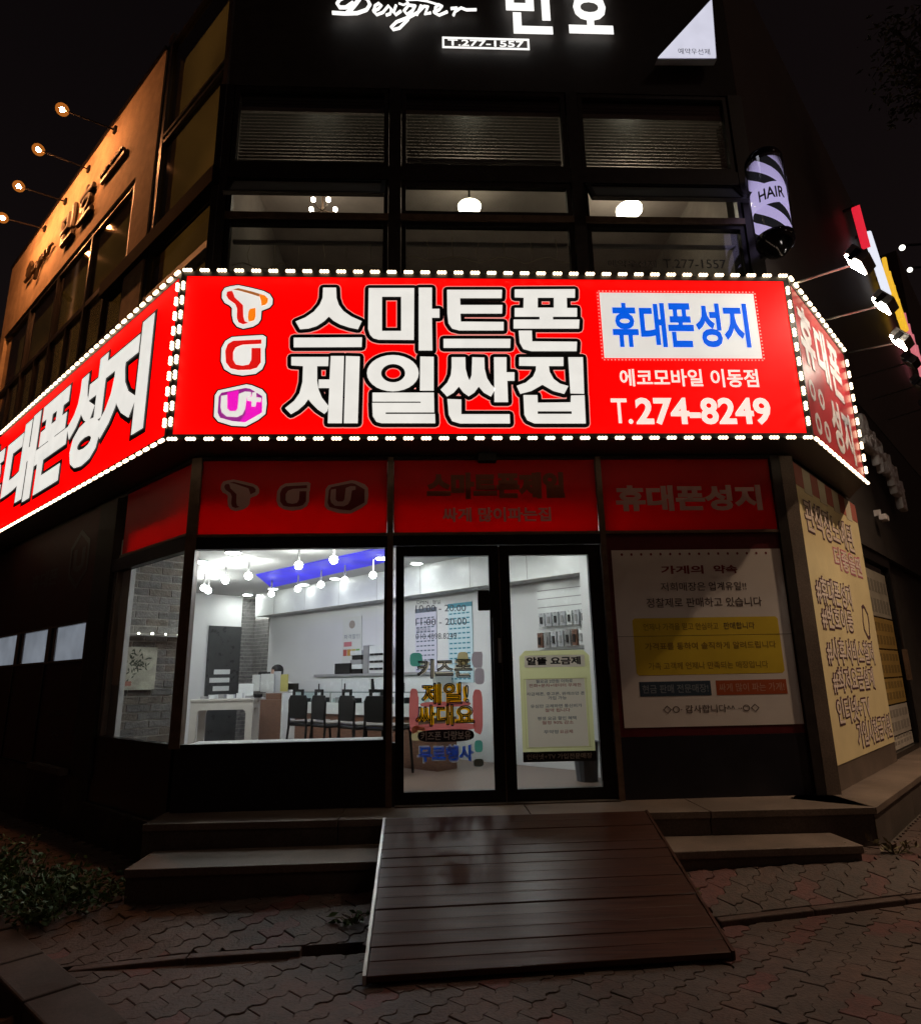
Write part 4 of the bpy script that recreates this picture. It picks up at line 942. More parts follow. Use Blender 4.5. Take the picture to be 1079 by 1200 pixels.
# right face letters
zr = lambda x, y: SRIGHT.px(900+x/4.285, 320+y/4.285)
for ch, a0, a1, b0, b1 in (('휴', .14, .60, 4.28, 4.92), ('대', .68, 1.10, 4.28, 4.92), ('폰', 1.18, 1.64, 4.28, 4.92), ('성', .86, 1.24, 3.60, 4.18), ('지', 1.30, 1.70, 3.60, 4.18)):
    MB().text(ch, SRIGHT, a0, b0, a1, b1, .001, .008, .035).build('letter', m_whiteflat, sg)
for k, (a, b) in enumerate(((.26, 4.02), (.56, 4.02), (.30, 3.70), (.60, 3.70))):
    MB().shape(SRIGHT, [[(a+.10*math.cos(i*.785), b+.11*math.sin(i*.785)) for i in range(8)], [(a+.055*math.cos(i*.785+.4), b+.06*math.sin(i*.785+.4)) for i in range(8)]], .001, .005).build('logo', m_whiteflat, sg)

# lettering on the red transom panels
logoM = lambda a0, b0, k: (lambda pts: [(a0+x*k, b0-y*k) for x, y in pts])
for fr_, (x_, y_), (ox, oy) in ((FRONT, (265, 563), (160, 60)), (FRONT, (326, 566), (157, 440)), (FRONT, (380, 563), (103, 815))): pass
FIL = (m_filmtxt, m_filmdark, m_filmdark, m_filmdark, m_filmdark, m_filmdark, m_filmdark)
def mini_logo(which, px0, py0, px1):
    a0, b1 = FRONT.px(px0, py0); a1, _ = FRONT.px(px1, py0)
    lim = {'T': (160, 60, 553), 'O': (157, 440, 500), 'U': (103, 815, 505)}[which]; k = (a1-a0)/(lim[2]-lim[0])
    mp = lambda pts: [(a0+(x-lim[0])*k, b1-(y-lim[1])*k) for x, y in pts]
    if which == 'T':
        o = MB().shape(FRONT, [mp([(285, 60), (380, 80), (480, 105), (528, 130), (550, 165), (548, 205), (525, 232), (465, 255), (460, 320), (440, 352), (400, 376), (325, 392), (278, 376), (250, 340), (240, 290), (240, 235), (222, 215), (185, 195), (164, 160), (165, 115), (185, 82), (225, 70)])], .001, .002).build('logo', m_filmtxt, t1)
        MB().shape(FRONT, [mp([(205, 112), (240, 104), (250, 120), (262, 155), (300, 190), (325, 215), (328, 300), (338, 335), (365, 350), (325, 360), (290, 345), (278, 310), (280, 240), (265, 205), (215, 170), (198, 140)])], .0025, .003).build('logo_mark', m_filmdark, t1)
        MB().shape(FRONT, [mp([(245, 95), (290, 85), (490, 140), (515, 165), (512, 195), (465, 218), (440, 155), (300, 105)])], .0025, .003).build('logo_mark', m_filmdark, t1)
    if which == 'O':
        MB().shape(FRONT, [mp([(240, 455), (330, 448), (475, 440), (500, 455), (497, 525), (490, 550), (492, 650), (470, 700), (420, 735), (320, 748), (240, 735), (182, 700), (157, 640), (160, 540), (190, 485)])], .001, .002).build('logo', m_filmtxt, t1)
        MB().shape(FRONT, [mp([(250, 485), (465, 475), (465, 508), (320, 515), (270, 535), (250, 570), (250, 630), (270, 665), (320, 675), (370, 665), (388, 630), (390, 540), (460, 540), (460, 650), (430, 690), (380, 705), (290, 708), (230, 695), (195, 650), (190, 560), (210, 510)])], .0025, .003).build('logo_mark', m_filmdark, t1)
    if which == 'U':
        MB().shape(FRONT, [mp([(350, 815), (390, 822), (470, 855), (500, 890), (505, 960), (495, 1040), (440, 1085), (345, 1135), (240, 1130), (135, 1098), (103, 1060), (110, 900), (135, 862)])], .001, .002).build('logo', m_filmtxt, t1)
        MB().shape(FRONT, [mp([(345, 843), (380, 850), (470, 905), (470, 1030), (340, 1105), (240, 1095), (150, 1070), (132, 1030), (140, 910), (160, 880)])], .0025, .003).build('logo_mark', m_filmdark, t1)
        MB().shape(FRONT, [mp([(160, 905), (205, 897), (205, 1000), (225, 1020), (270, 1020), (285, 1000), (295, 890), (340, 872), (385, 875), (385, 905), (352, 915), (342, 1000), (320, 1045), (280, 1065), (200, 1060), (165, 1030), (155, 990)])], .0035, .004).build('logo_mark', m_filmtxt, t1)
mini_logo('T', 259, 562, 305); mini_logo('O', 325, 565, 364); mini_logo('U', 381, 563, 432)
stext('휴대폰성지', 720, 569, 894, 598, m_filmtxt, .045, FRONT, t3, .001, .002, 'lettering')
stext('싸게 많이파는집', 518, 595, 646, 611, m_filmtxt, .03, FRONT, t2, .001, .002, 'lettering')
stext('스마트폰제일', 500, 554, 662, 584, m_filmgold, .06, FRONT, t2, .001, .002, 'lettering')
MB().fbox(FRONT, .45, .62, 3.42, 3.50, .022, .10).build('door_sensor', m_blackp, bd, bevel=.01)
# faint film logos on the dark side front
m_faint = M('faint_film', (.045, .03, .03), .5)
def ltext(body, x0, y0, x1, y1, bold=.03):
    a0, b1 = LEFT.px(x0, y0); a1, b0 = LEFT.px(x1, y1)
    return MB().text(body, LEFT, a0, min(b0, b1), a1, max(b0, b1), -.008, -.006, bold).build('faint_lettering', m_faint, bd)
a, b = LEFT.px(92, 655)
MB().shape(LEFT, [[(a+.36*math.cos(i*1.047+.5), b+.36*math.sin(i*1.047+.5)) for i in range(6)], [(a+.29*math.cos(i*1.047+.5), b+.29*math.sin(i*1.047+.5)) for i in range(6)]], -.008, -.006).build('faint_logo', m_faint, bd)
ltext('U', 87, 645, 97, 668, .05); ltext('휴대폰', 38, 675, 66, 684); ltext('스마트', 58, 830, 80, 842); ltext('집', 58, 855, 72, 870)

# ------------------------------------------------------------------ salon sign on the fascia
ss = thing('salon_sign', 'white glowing script and block letters of the hair salon on the dark fascia', 'sign', FRONT.at(.8, 8.2, .05))
m_neon = glow('channel_letter_white', (1, .99, .95), 1.15)
zs = lambda pts: [FRONT.at(*FRONT.px(380+x/4.15, y/4.15, .1), .1) for x, y in pts]
for pts, r0 in (([(38, 60), (100, 64), (160, 62), (205, 46), (222, 20), (208, -8), (165, -28), (110, -22), (75, -5), (62, 15), (75, 34), (105, 34), (140, 10)], .026), ([(172, -10), (150, 20), (128, 45), (110, 62)], .03),
                ([(235, 52), (262, 42), (277, 25), (264, 14), (246, 26), (240, 52), (255, 70), (285, 58)], .021), ([(285, 58), (312, 26), (326, 45), (320, 65), (300, 72)], .021), ([(348, 25), (337, 55), (347, 70), (372, 52)], .022),
                ([(438, 27), (410, 22), (388, 50), (402, 68), (428, 50), (442, 25), (405, 95), (365, 135), (335, 142), (325, 130), (350, 105), (420, 78), (455, 58)], .022), ([(470, 25), (450, 70)], .022), ([(456, 58), (485, 28), (503, 30), (490, 66), (518, 60)], .021),
                ([(530, 57), (558, 45), (572, 28), (556, 20), (540, 34), (537, 60), (558, 72), (598, 55)], .021), ([(615, 40), (642, 36), (628, 72)], .022), ([(636, 54), (665, 36), (690, 46), (740, 45)], .02), ([(362, 14), (385, 22), (408, 10), (396, -2), (450, -4), (500, 4), (552, 20)], .014)):
    MB().tube(zs(pts), r0*.72, 8).build('script_letter', m_neon, ss, smooth=True)
for ch, x0, x1, y1 in (('민', 594, 648, 38.5), ('호', 667, 719, 38.5)):
    a0, b0 = FRONT.px(x0, y1, .1); a1, _ = FRONT.px(x1, y1, .1)
    MB().text(ch, FRONT, a0, b0, a1, b0+.80, .09, .11, .03).build('block_letter', m_neon, ss)
a0, b0, a1, b1 = pxbox(FRONT, 518, 43, 620.5, 58.5, .06)
MB().shape(FRONT, [[(a0, b0), (a1, b0), (a1, b1), (a0, b1)], [(a0+.022, b0+.022), (a0+.022, b1-.022), (a1-.022, b1-.022), (a1-.022, b0+.022)]], .06, .066).build('number_frame', m_neon, ss)
MB().text('T.277-1557', FRONT, a0+.06, b0+.035, a1-.06, b1-.03, .06, .064, .02).build('number', m_neon, ss)
tr_ = thing('triangle_light', 'white lit triangular lightbox at the right end of the salon fascia', 'sign', FRONT.at(3.0, 8.15, .05))
A_, B_, C_ = FRONT.px(771, 66.5, .2), FRONT.px(839, 66.5, .2), FRONT.px(834, -2, .2)
MB().shape(FRONT, [[A_, B_, C_]], .19, .2).build('face', glow('triangle_face', (.84, .84, 1), .78, (.6, .6, .6), .1, 3), tr_, fix=True)
MB().shape(FRONT, [[(A_[0]-.01, A_[1]-.012), (B_[0]+.012, B_[1]-.012), (C_[0]+.012, C_[1]+.03)]], .11, .188).build('box', M('lightbox_side', (.5, .5, .55), .4), tr_, fix=True)
a0, b0, a1, b1 = pxbox(FRONT, 794, 56, 832, 64, .2); MB().text('예약우선제', FRONT, a0, b0, a1, b1, .2015).build('lettering', m_black, tr_)
# lettering on the salon window
a0, b0, a1, b1 = pxbox(FRONT, 777, 302, 852, 313); MB().text('T.277-1557', FRONT, a0, b0, a1, b1, -.020).build('window_lettering', M('window_ink', (.015, .012, .012), .5), bd)
a0, b0, a1, b1 = pxbox(FRONT, 712, 303, 770, 312); MB().text('예약우선제', FRONT, a0, b0, a1, b1, -.020).build('window_lettering', M('window_ink2', (.05, .04, .038), .5), bd)
# blinds
m_bl = M('blind_slat', (.16, .145, .125), .35, var=.1)
for i, zb in enumerate((6.78, 6.88, 6.72)):
    a0 = cols[i]+.12; a1 = cols[i+1]-.12
    t = thing('window_blind', ('grey slatted blind in the upper window beside the orange wall', 'grey slatted blind raised a little in the middle upper window', 'grey slatted blind in the upper window beside the barber pole')[i], 'blind', ((a0+a1)/2, .13, zb), 'blinds in the salon windows')
    m_ = MB(); z = zb; k = 0
    while z < 7.62:
        m_.add([(a0, .10, z+.006), (a1, .10, z+.006), (a1, .135, z+.008), (a0, .135, z+.008)], [(0, 1, 2, 3)]); z += .042
    m_.build('slats', m_bl, t, kind='stuff'); MB().box(a0, a1, .10, .14, zb-.035, zb-.012).build('bottom_rail', m_greyp, t)
# salon lamps
m_sl = glow('salon_lamp', (1, .93, .70), 18); m_sl2 = glow('salon_bulb', (1, .92, .7), 40)
p = onY(550, 243, 1.0)
t = thing('ceiling_lamp', 'round shallow glass ceiling lamp glowing in the middle salon window', 'lamp', (p.x, p.y, 7.45))
MB().lathe(p, [(.02, -.07), (.09, -.055), (.135, -.01), (.14, .02), (.10, .04), (.02, .045)], 20).build('bowl', m_sl, t, smooth=True); MB().tube([p+Vector((0, 0, .05)), (p.x, p.y, 7.449)], .012, 6).build('rod', m_frame, t)
p = onY(737, 246, 1.0)  # glowing bowl put where a lamp's reflection shows in the glass
t = thing('ceiling_lamp', 'oval glowing bowl standing in for a lamp reflection in the salon window beside the barber pole', 'lamp', (p.x, p.y, 7.45))
MB().lathe(p, [(.02, -.05), (.10, -.045), (.155, -.02), (.155, .02), (.10, .03), (.02, .035)], 20).build('bowl', m_sl, t, smooth=True); MB().tube([p+Vector((0, 0, .04)), (p.x, p.y, 7.449)], .012, 6).build('rod', m_frame, t)
p = onY(378, 242, 1.0)
t = thing('chandelier', 'small gilt chandelier with four bulbs in the salon window beside the orange wall', 'chandelier', (p.x, p.y, 7.45))
MB().tube([(p.x, p.y, 7.449), (p.x, p.y, p.z-.05)], .012, 6).build('rod', m_bronze, t)
for k in range(5):
    an = k*1.2566+.3; e = Vector((p.x+.15*math.cos(an), p.y+.15*math.sin(an), p.z))
    MB().tube([(p.x, p.y, p.z-.05), (p.x+.09*math.cos(an), p.y+.09*math.sin(an), p.z-.06), e-Vector((0, 0, .03))], .008, 6).build('arm', m_bronze, t); MB().ball(e, .028, 8, 6).build('bulb', m_sl2, t)
# a strip light over the salon's middle room and fairy-light strings
m_wire = M('string_wire', (.8, .7, .55), .6)
rr = random.Random(11)
for i, (x0, x1, zz0) in enumerate(((-1.95, -.45, 5.52), (-.2, 1.45, 5.62), (-.2, 1.45, 5.46))):
    pts = []; 
    for k in range(26): pts.append((x0+(x1-x0)*k/25, .05, zz0+.03*math.sin(k*.9+i)+rr.uniform(-.01, .01)))
    t = thing('light_string', ('loose wire of unlit fairy lights across the window beside the orange wall', 'upper wire of unlit fairy lights across the middle window', 'lower wire of unlit fairy lights across the middle window')[i], 'string lights', pts[13], 'fairy light strings in the salon windows')
    MB().tube(pts, .006, 5).build('wire', m_wire, t)
    for k in range(3, 24, 4): x, y, z = pts[k]; MB().tube([(x, y, z), (x+rr.uniform(-.03, .03), y, z+(.12 if i < 2 else -.1)), (x, y, z+(.24 if i < 2 else -.16))], .004, 5).build('drop_wire', m_wire, t)

# ------------------------------------------------------------------ orange wall: letters and arm lamps
wl_ = thing('wall_letters', 'dark raised salon letters mounted on the orange stucco wall', 'sign', LEFT.at(4.5, 8.4, .06))
m_wlet = M('dark_metal_letter', (.05, .035, .02), .45, .5)
def wtext(body, ur, ul, z0, z1, bold, nm='letter'):
    MB().text(body, LEFT, ul, z0, ur, z1, .05, .11, bold).build(nm, m_wlet, wl_)
wtext('호', 3.85, 4.45, 8.22, 8.80, .03); wtext('민', 4.62, 5.25, 8.22, 8.80, .03)
MB().fbox(LEFT, 2.75, 3.6, 8.50, 8.56, .05, .09).build('bar', m_wlet, wl_); wtext('hair salon', 2.78, 3.58, 8.58, 8.66, .01, 'small_letters')
zz = lambda pts: [LEFT.at(7.25-x*.0021, 8.62-(y-35)*.0032, .08) for x, y in pts]
for pts, r0 in (([(38, 60), (160, 62), (222, 20), (165, -28), (75, -5), (75, 34), (140, 10)], .03), ([(172, -10), (110, 62)], .03), ([(235, 52), (277, 25), (246, 26), (255, 70), (285, 58)], .024), ([(285, 58), (312, 26), (320, 65)], .024), ([(348, 25), (347, 70)], .024),
                ([(438, 27), (388, 50), (428, 50), (442, 25), (365, 135), (325, 130), (455, 58)], .024), ([(470, 25), (450, 70), (485, 28), (503, 30), (490, 66)], .024), ([(530, 57), (572, 28), (540, 34), (558, 72), (598, 55)], .024), ([(615, 40), (628, 72), (665, 36), (740, 45)], .024)):
    MB().tube(zz(pts), r0, 6).build('script_letter', m_wlet, wl_)
m_amber = glow('amber_bulb', (1, .42, .18), 2500)
m_glare = bpy.data.materials.new('bulb_glare'); m_glare.use_nodes = True; _t = m_glare.node_tree; _t.nodes.remove(_t.nodes['Principled BSDF'])  # see-through glowing colour that stands in for the orange glare round a bulb
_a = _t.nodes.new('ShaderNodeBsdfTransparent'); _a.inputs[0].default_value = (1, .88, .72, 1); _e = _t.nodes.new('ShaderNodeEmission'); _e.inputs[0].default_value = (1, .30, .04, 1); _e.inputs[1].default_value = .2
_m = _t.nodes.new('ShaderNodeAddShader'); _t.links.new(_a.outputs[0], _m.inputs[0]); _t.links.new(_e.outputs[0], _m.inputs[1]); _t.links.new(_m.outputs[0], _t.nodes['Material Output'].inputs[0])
lampL = (('orange arm lamp over the bar-shaped nameplate on the stucco wall', (135, 152), (73, 128)), ('orange arm lamp above the large block letters on the stucco wall', (104, 198), (45, 175)), ('orange arm lamp between the block and script letters on the stucco wall', (77, 236), (22, 218)), ('orange arm lamp above the script letters at the far end of the stucco wall', (53, 268), (3, 255)))
for lab, a_, b_ in lampL:
    au, az = LEFT.px(*a_, .05); pa = LEFT.at(au, az, .05); bu, bz = LEFT.px(*b_, .66); pb = LEFT.at(bu, bz, .66)
    t = thing('wall_lamp', lab, 'lamp', pa, 'arm lamps lighting the orange wall')
    MB().fbox(LEFT, au-.04, au+.04, az-.05, az+.05, .04, .07).build('wall_plate', m_frame, t)
    MB().tube([pa, pa.lerp(pb, .93)], .012, 6).build('arm', m_frame, t)
    ax = (pb-pa).normalized()
    MB().tube([pa.lerp(pb, .90), pb+Vector((0, 0, .04))], [.02, .035], 8).build('socket', m_frame, t)
    MB().ball(pb, .034, 12, 8).build('bulb', m_amber, t, smooth=True)
    MB().ball(pb, .088, 16, 10).build('glare_shell', m_glare, t, smooth=True)  # added shell, gives the bulb its painted glare halo
# drain pipe / pole at the far left
t = thing('utility_pole', 'grey metal pole standing beyond the orange wall', 'pole', LEFT.at(9.3, 0, 1.2))
pp = LEFT.at(9.3, 0, 1.2); MB().tube([(pp.x, pp.y, -.1), (pp.x, pp.y, 11)], [.11, .08], 10).build('shaft', m_alu, t)
MB().fbox(Frame(pp, (1, 0, 0), (0, -1, 0)), -.4, .4, 9.6, 9.68, -.04, .04).build('cross_arm', m_frame2, t)

# ------------------------------------------------------------------ barber pole
p0 = onY(905, 282, -.28); p1 = onY(893, 192, -.28); bx_, by_ = (p0.x+p1.x)/2+.02, -.28
z0_, z1_ = p0.z+.02, p1.z-.02; BR = .165
bp_ = thing('barber_pole', 'black and lavender striped barber pole with hair lettering on the building corner', 'barber pole', (bx_, by_, z0_-.2))
mb = bpy.data.materials.new('barber_stripes'); mb.use_nodes = True; t = mb.node_tree; b = t.nodes['Principled BSDF']
tc = t.nodes.new('ShaderNodeTexCoord'); sx = t.nodes.new('ShaderNodeSeparateXYZ'); t.links.new(tc.outputs['Object'], sx.inputs[0])
at = t.nodes.new('ShaderNodeMath'); at.operation = 'ARCTAN2'; t.links.new(sx.outputs[1], at.inputs[0]); t.links.new(sx.outputs[0], at.inputs[1])
m1 = t.nodes.new('ShaderNodeMath'); m1.operation = 'MULTIPLY_ADD'; m1.inputs[1].default_value = 4/(2*math.pi); t.links.new(at.outputs[0], m1.inputs[0])
m2 = t.nodes.new('ShaderNodeMath'); m2.operation = 'MULTIPLY'; m2.inputs[1].default_value = 4.0; t.links.new(sx.outputs[2], m2.inputs[0]); t.links.new(m2.outputs[0], m1.inputs[2])
fr_ = t.nodes.new('ShaderNodeMath'); fr_.operation = 'FRACT'; t.links.new(m1.outputs[0], fr_.inputs[0])
gt = t.nodes.new('ShaderNodeMath'); gt.operation = 'GREATER_THAN'; gt.inputs[1].default_value = .46; t.links.new(fr_.outputs[0], gt.inputs[0])
mx = t.nodes.new('ShaderNodeMixRGB'); mx.inputs[1].default_value = (.01, .01, .012, 1); mx.inputs[2].default_value = (.42, .36, .62, 1); t.links.new(gt.outputs[0], mx.inputs[0])
t.links.new(mx.outputs[0], b.inputs['Base Color']); t.links.new(mx.outputs[0], b.inputs['Emission Color']); b.inputs['Emission Strength'].default_value = .95; b.inputs['Roughness'].default_value = .1
zm = (z0_+z1_)/2; hz = (z1_-z0_)/2
cyl = MB().lathe((0, 0, 0), [(BR, -hz), (BR, hz)], 36).build('striped_cylinder', mb, None, smooth=False); cyl.parent = bp_; cyl.location = Vector((bx_, by_, zm))-off(bp_)
for pgn in cyl.data.polygons: pgn.use_smooth = len(pgn.vertices) == 4
bandm = MB().lathe((bx_, by_, zm), [(BR+.002, -.135), (BR+.002, .105)], 36); bandm.f = bandm.f[:-2]; bandm.build('band', glow('band_lavender', (.45, .39, .66), .95, (.4, .4, .5)), bp_)
vs, fs = glyphs('HAIR', .02); xs_ = [v[0] for v in vs]; x0, x1 = min(xs_), max(xs_); tm = MB()
for x, y, z in vs:
    an = R(-110)+R(84)*((x-x0)/(x1-x0)-.5)*1.0; rr_ = BR+.004+.003*z; tm.v.append((bx_+rr_*math.cos(an), by_+rr_*math.sin(an), zm-.075+y*.175))
tm.f = list(fs); tm.build('lettering', m_black, bp_)
m_chr = M('chrome_black', (.03, .03, .035), .12, .9)
MB().lathe((bx_, by_, z1_), [(BR+.012, -.02), (BR+.014, .05), (BR-.01, .10), (.09, .15), (.03, .17)], 28).build('top_cap', m_chr, bp_, smooth=True)
MB().lathe((bx_, by_, z0_), [(.03, -.20), (.09, -.17), (BR-.01, -.10), (BR+.014, -.05), (BR+.012, .02)], 28).build('bottom_cap', m_chr, bp_, smooth=True)
MB().lathe((bx_, by_, zm), [(BR+.02, -hz), (BR+.02, hz)], 36).build('glass_tube', glassmat('pole_glass', (.97, .97, 1), 1.4), bp_, smooth=True)
for z in (z0_-.02, z1_+.04): MB().box(bx_-.03, bx_+.03, by_+BR, -.02, z-.03, z+.03).build('bracket', m_frame, bp_)

# ------------------------------------------------------------------ floodlights over the right sign
m_flood = glow('flood_led', (1, .9, .74), 60)
fl = (((930, 332), (1003, 309), 1), ((965, 375), (1033, 358), 1), ((995, 413), (1053, 401), 1), ((1003, 443), (1064, 425), 0), ((1022, 468), (1074, 452), 0), ((1040, 492), (1084, 478), 0))
labs = ['lit floodlight on a long arm at the corner end of the right sign', 'lit floodlight on a long arm over the middle of the right sign', 'lit floodlight on a long arm at the far end of the right sign', 'unlit floodlight arm just past the right sign', 'unlit floodlight arm over the plain side front', 'unlit floodlight arm above the white channel letters']
for (a_, b_, on), lab in zip(fl, labs):
    if on: au, az = SRIGHT.px(*a_, 0); pa = SRIGHT.at(au, az, 0); bu, bz = SRIGHT.px(*b_, .58); pb = SRIGHT.at(bu, bz, .58)
    else: au, az = RIGHT.px(*a_, .02); pa = RIGHT.at(au, az, .02); bu, bz = RIGHT.px(*b_, .80); pb = RIGHT.at(bu, bz, .80)
    t = thing('floodlight', lab, 'floodlight', pa, 'floodlights along the right side')
    MB().tube([pa, pb], .011, 6).build('arm', m_alu, t)
    n_ = -SRIGHT.N; dn = (n_+Vector((0, 0, -.75))).normalized(); up = Vector((0, 0, 1)); sd2 = dn.cross(up).normalized(); up2 = sd2.cross(dn)
    def lb(m, x0, x1, y0, y1, z0, z1): return m.add([pb+sd2*x+up2*y+dn*z for z in (z0, z1) for y in (y0, y1) for x in (x0, x1)], [(0, 2, 3, 1), (4, 5, 7, 6), (0, 1, 5, 4), (2, 6, 7, 3), (0, 4, 6, 2), (1, 3, 7, 5)])
    lb(MB(), -.13, .13, -.09, .09, -.09, 0).build('head', m_alu if on else m_frame2, t, bevel=.008)
    lb(MB(), -.115, .115, -.075, .075, .001, .015).build('lens', m_flood if on else m_greyp, t)
    lb(MB(), -.15, -.135, -.025, .025, -.07, .03).build('yoke', m_frame, t)

# ------------------------------------------------------------------ posters on glass
def poster_thing(name, label, cat, fr, a, b, c): return thing(name, label, cat, fr.at(a, b, c))
m_ol = M('vinyl_navy', (.02, .02, .035), .4); m_cream2 = film('vinyl_cream', (.92, .88, .76), .8); m_yel = film('vinyl_yellow', (.95, .66, .05), .8); m_bl2 = film('vinyl_blue', (.05, .25, .7), .8); m_wh2 = film('vinyl_white', (.75, .75, .74), .8)
m_pinkv = film('vinyl_pink', (.52, .14, .13), .8); m_grn = film('vinyl_green', (.08, .30, .24), .8); m_tan = film('vinyl_tan', (.45, .38, .2), .8); m_lil = film('vinyl_grey_lilac', (.35, .3, .33), .8)
C1 = -.022
ks = poster_thing('window_sticker', 'colourful kids phone sale sticker lettering on the left glass door', 'sticker', FRONT, .15, .8, C1)
def kt(body, x0, y0, x1, y1, fill, outl, bold=.085, ob=.125):
    a0, b0, a1, b1 = pxbox(FRONT, x0, y0, x1, y1)
    l = MB().text(body, FRONT, a0, b0, a1, b1, C1+.003, C1+.005, .05).build('lettering', fill, ks)
    e = .013*(b1-b0)/.16
    MB().text(body, FRONT, a0-e, b0-e, a1+e, b1+e, C1+.006, C1+.008, .026, ring=True).build('outline', outl, l)
def blob(x0, y0, x1, y1, mat, c=C1+.0008, n=14, jag=0):
    a0, b0, a1, b1 = pxbox(FRONT, x0, y0, x1, y1); rr2 = random.Random(int(x0*7+y0))
    MB().shape(FRONT, [[((a0+a1)/2+(a1-a0)/2*math.copysign(abs(math.cos(6.2832*i/n))**.6, math.cos(6.2832*i/n))*(1-jag*rr2.random()), (b0+b1)/2+(b1-b0)/2*math.copysign(abs(math.sin(6.2832*i/n))**.6, math.sin(6.2832*i/n))*(1-jag*rr2.random())) for i in range(n)]], c-.0004, c).build('printed_shape', mat, ks)
blob(480, 765, 495, 781, m_grn); blob(536, 764, 549, 780, m_tan); blob(552, 762, 567, 784, m_lil, jag=.2); blob(556, 783, 568, 802, m_lil)
blob(479, 806, 491, 862, m_pinkv, jag=.1); blob(553, 806, 567, 862, m_pinkv, jag=.1); blob(492, 823, 552, 828, m_pinkv, C1+.0006); blob(486, 849, 558, 856, m_pinkv, C1+.0006); blob(480, 850, 500, 870, m_tan, C1+.0016, jag=.3); blob(556, 868, 566, 882, m_grn, C1+.0012); blob(555, 890, 567, 899, M('vinyl_aqua', (.3, .42, .4), .45), C1+.0012)
kt('키즈폰', 490, 774, 552, 793, m_cream2, m_ol); kt('제일!', 495, 802, 548, 824, m_yel, m_ol); kt('싸대요', 488, 828, 555, 849, m_yel, m_ol); kt('무료행사', 490, 875, 555, 892, m_bl2, m_wh2)
blob(489, 856, 556, 869, m_ol, C1+.002, 20); a0, b0, a1, b1 = pxbox(FRONT, 493, 858, 552, 867); MB().text('키즈폰 다량보유', FRONT, a0, b0, a1, b1, C1+.003, C1+.004, .02).build('lettering', M('vinyl_bright_white', (.95, .95, .93), .4), ks)
hr = poster_thing('opening_hours', 'grey opening hours lettering on the left glass door', 'lettering', FRONT, .1, 1.95, C1)
m_hr = M('hours_ink', (.10, .11, .12), .5)
for body, x0, y0, x1, y1 in (('OPEN : 평일', 488, 703, 516, 707.5), ('10:00 - 20:00', 487, 709, 546, 716), ('11:00 - 20:00', 487, 725, 547, 732), ('예약문의', 488, 736, 504, 741), ('010.4098.8249', 487, 742.5, 535, 748.5)):
    a0, b0, a1, b1 = pxbox(FRONT, x0, y0, x1, y1); MB().text(body, FRONT, a0, b0, a1, b1, C1+.001).build('line', m_hr, hr)
# plan poster on the right door
pq = poster_thing('plan_poster', 'pale green plan price poster with a black footer on the right glass door', 'poster', FRONT, 1.05, .88, C1)
def fq(px, py): return FRONT.px(px, py, C1)
a0, b1 = fq(608, 763); a1, _ = fq(690, 763); _, b0 = fq(640, 893); W_, H_ = a1-a0, b1-b0
m_pgreen = film('poster_green', (.72, .72, .38), .7); m_ppap = film('poster_paper', (.92, .88, .80), .7); m_pred = M('ink_red', (.42, .09, .06), .5)
bl_ = .118
MB().shape(FRONT, [[(a0, b0), (a1, b0), (a1, b1-.05), (a1-.05, b1), (a0+.05, b1), (a0, b1-.05)]]+[[(a0+x0*W_, b0+y0*H_), (a0+x1*W_, b0+y0*H_), (a0+x1*W_, b0+y1*H_), (a0+x0*W_, b0+y1*H_)] for x0, x1, y0, y1 in ((.07, .93, .845, .955), (.08, .91, .13, .735))], C1, C1+.001).build('sheet', m_pgreen, pq)
MB().fbox(FRONT, a0+.07*W_, a1-.07*W_, b0+.845*H_, b0+.955*H_, C1+.0012, C1+.002).build('title_panel', m_ppap, pq)
MB().fbox(FRONT, a0+.08*W_, a1-.09*W_, b0+.13*H_, b0+.735*H_, C1+.0012, C1+.002).build('text_panel', m_ppap, pq)
MB().fbox(FRONT, a0, a1+.005, b0, b0+.088*H_, C1+.0012, C1+.0025).build('footer', m_black, pq)
MB().text('알뜰 요금제', FRONT, a0+.10*W_, b0+.865*H_, a1-.13*W_, b0+.94*H_, C1+.0025, C1+.0035, .04).build('title', m_black, pq)
MB().text('인터넷+TV 가입전문매장', FRONT, a0+.05*W_, b0+.022*H_, a1-.05*W_, b0+.07*H_, C1+.003, C1+.0035, .02).build('footer_lettering', m_ppap, pq)
rows = (('월요금 2만원 이하로', .22, .74, .70, 0), ('전화+문자+데이터 무제한', .12, .86, .662, 1), ('자급제폰, 중고폰, 원래쓰던 폰', .08, .9, .585, 0), ('가입 가능', .38, .64, .547, 0), ('유심만 교체하면 통신비가', .13, .85, .475, 0), ('절약 됩니다', .33, .68, .437, 1), ('평생 요금 할인 혜택', .22, .76, .365, 0), ('월정 90% 감소', .28, .72, .327, 1), ('무약정', .30, .50, .245, 0), ('요금제', .52, .70, .245, 1))
for body, x0, x1, y, rd in rows: MB().text(body, FRONT, a0+x0*W_, b0+y*H_, a0+x1*W_, b0+(y+.032)*H_, C1+.0025, C1+.003, .012).build('line', m_pred if rd else m_ink, pq)
for x0, x1, z0, z1 in ((.05, .95, .12, .124), (.05, .95, .735, .739), (.05, .054, .124, .735), (.93, .934, .124, .735)): MB().fbox(FRONT, a0+x0*W_, a0+x1*W_, b0+z0*H_, b0+z1*H_, C1+.0022, C1+.0028).build('rule', m_tan, pq)
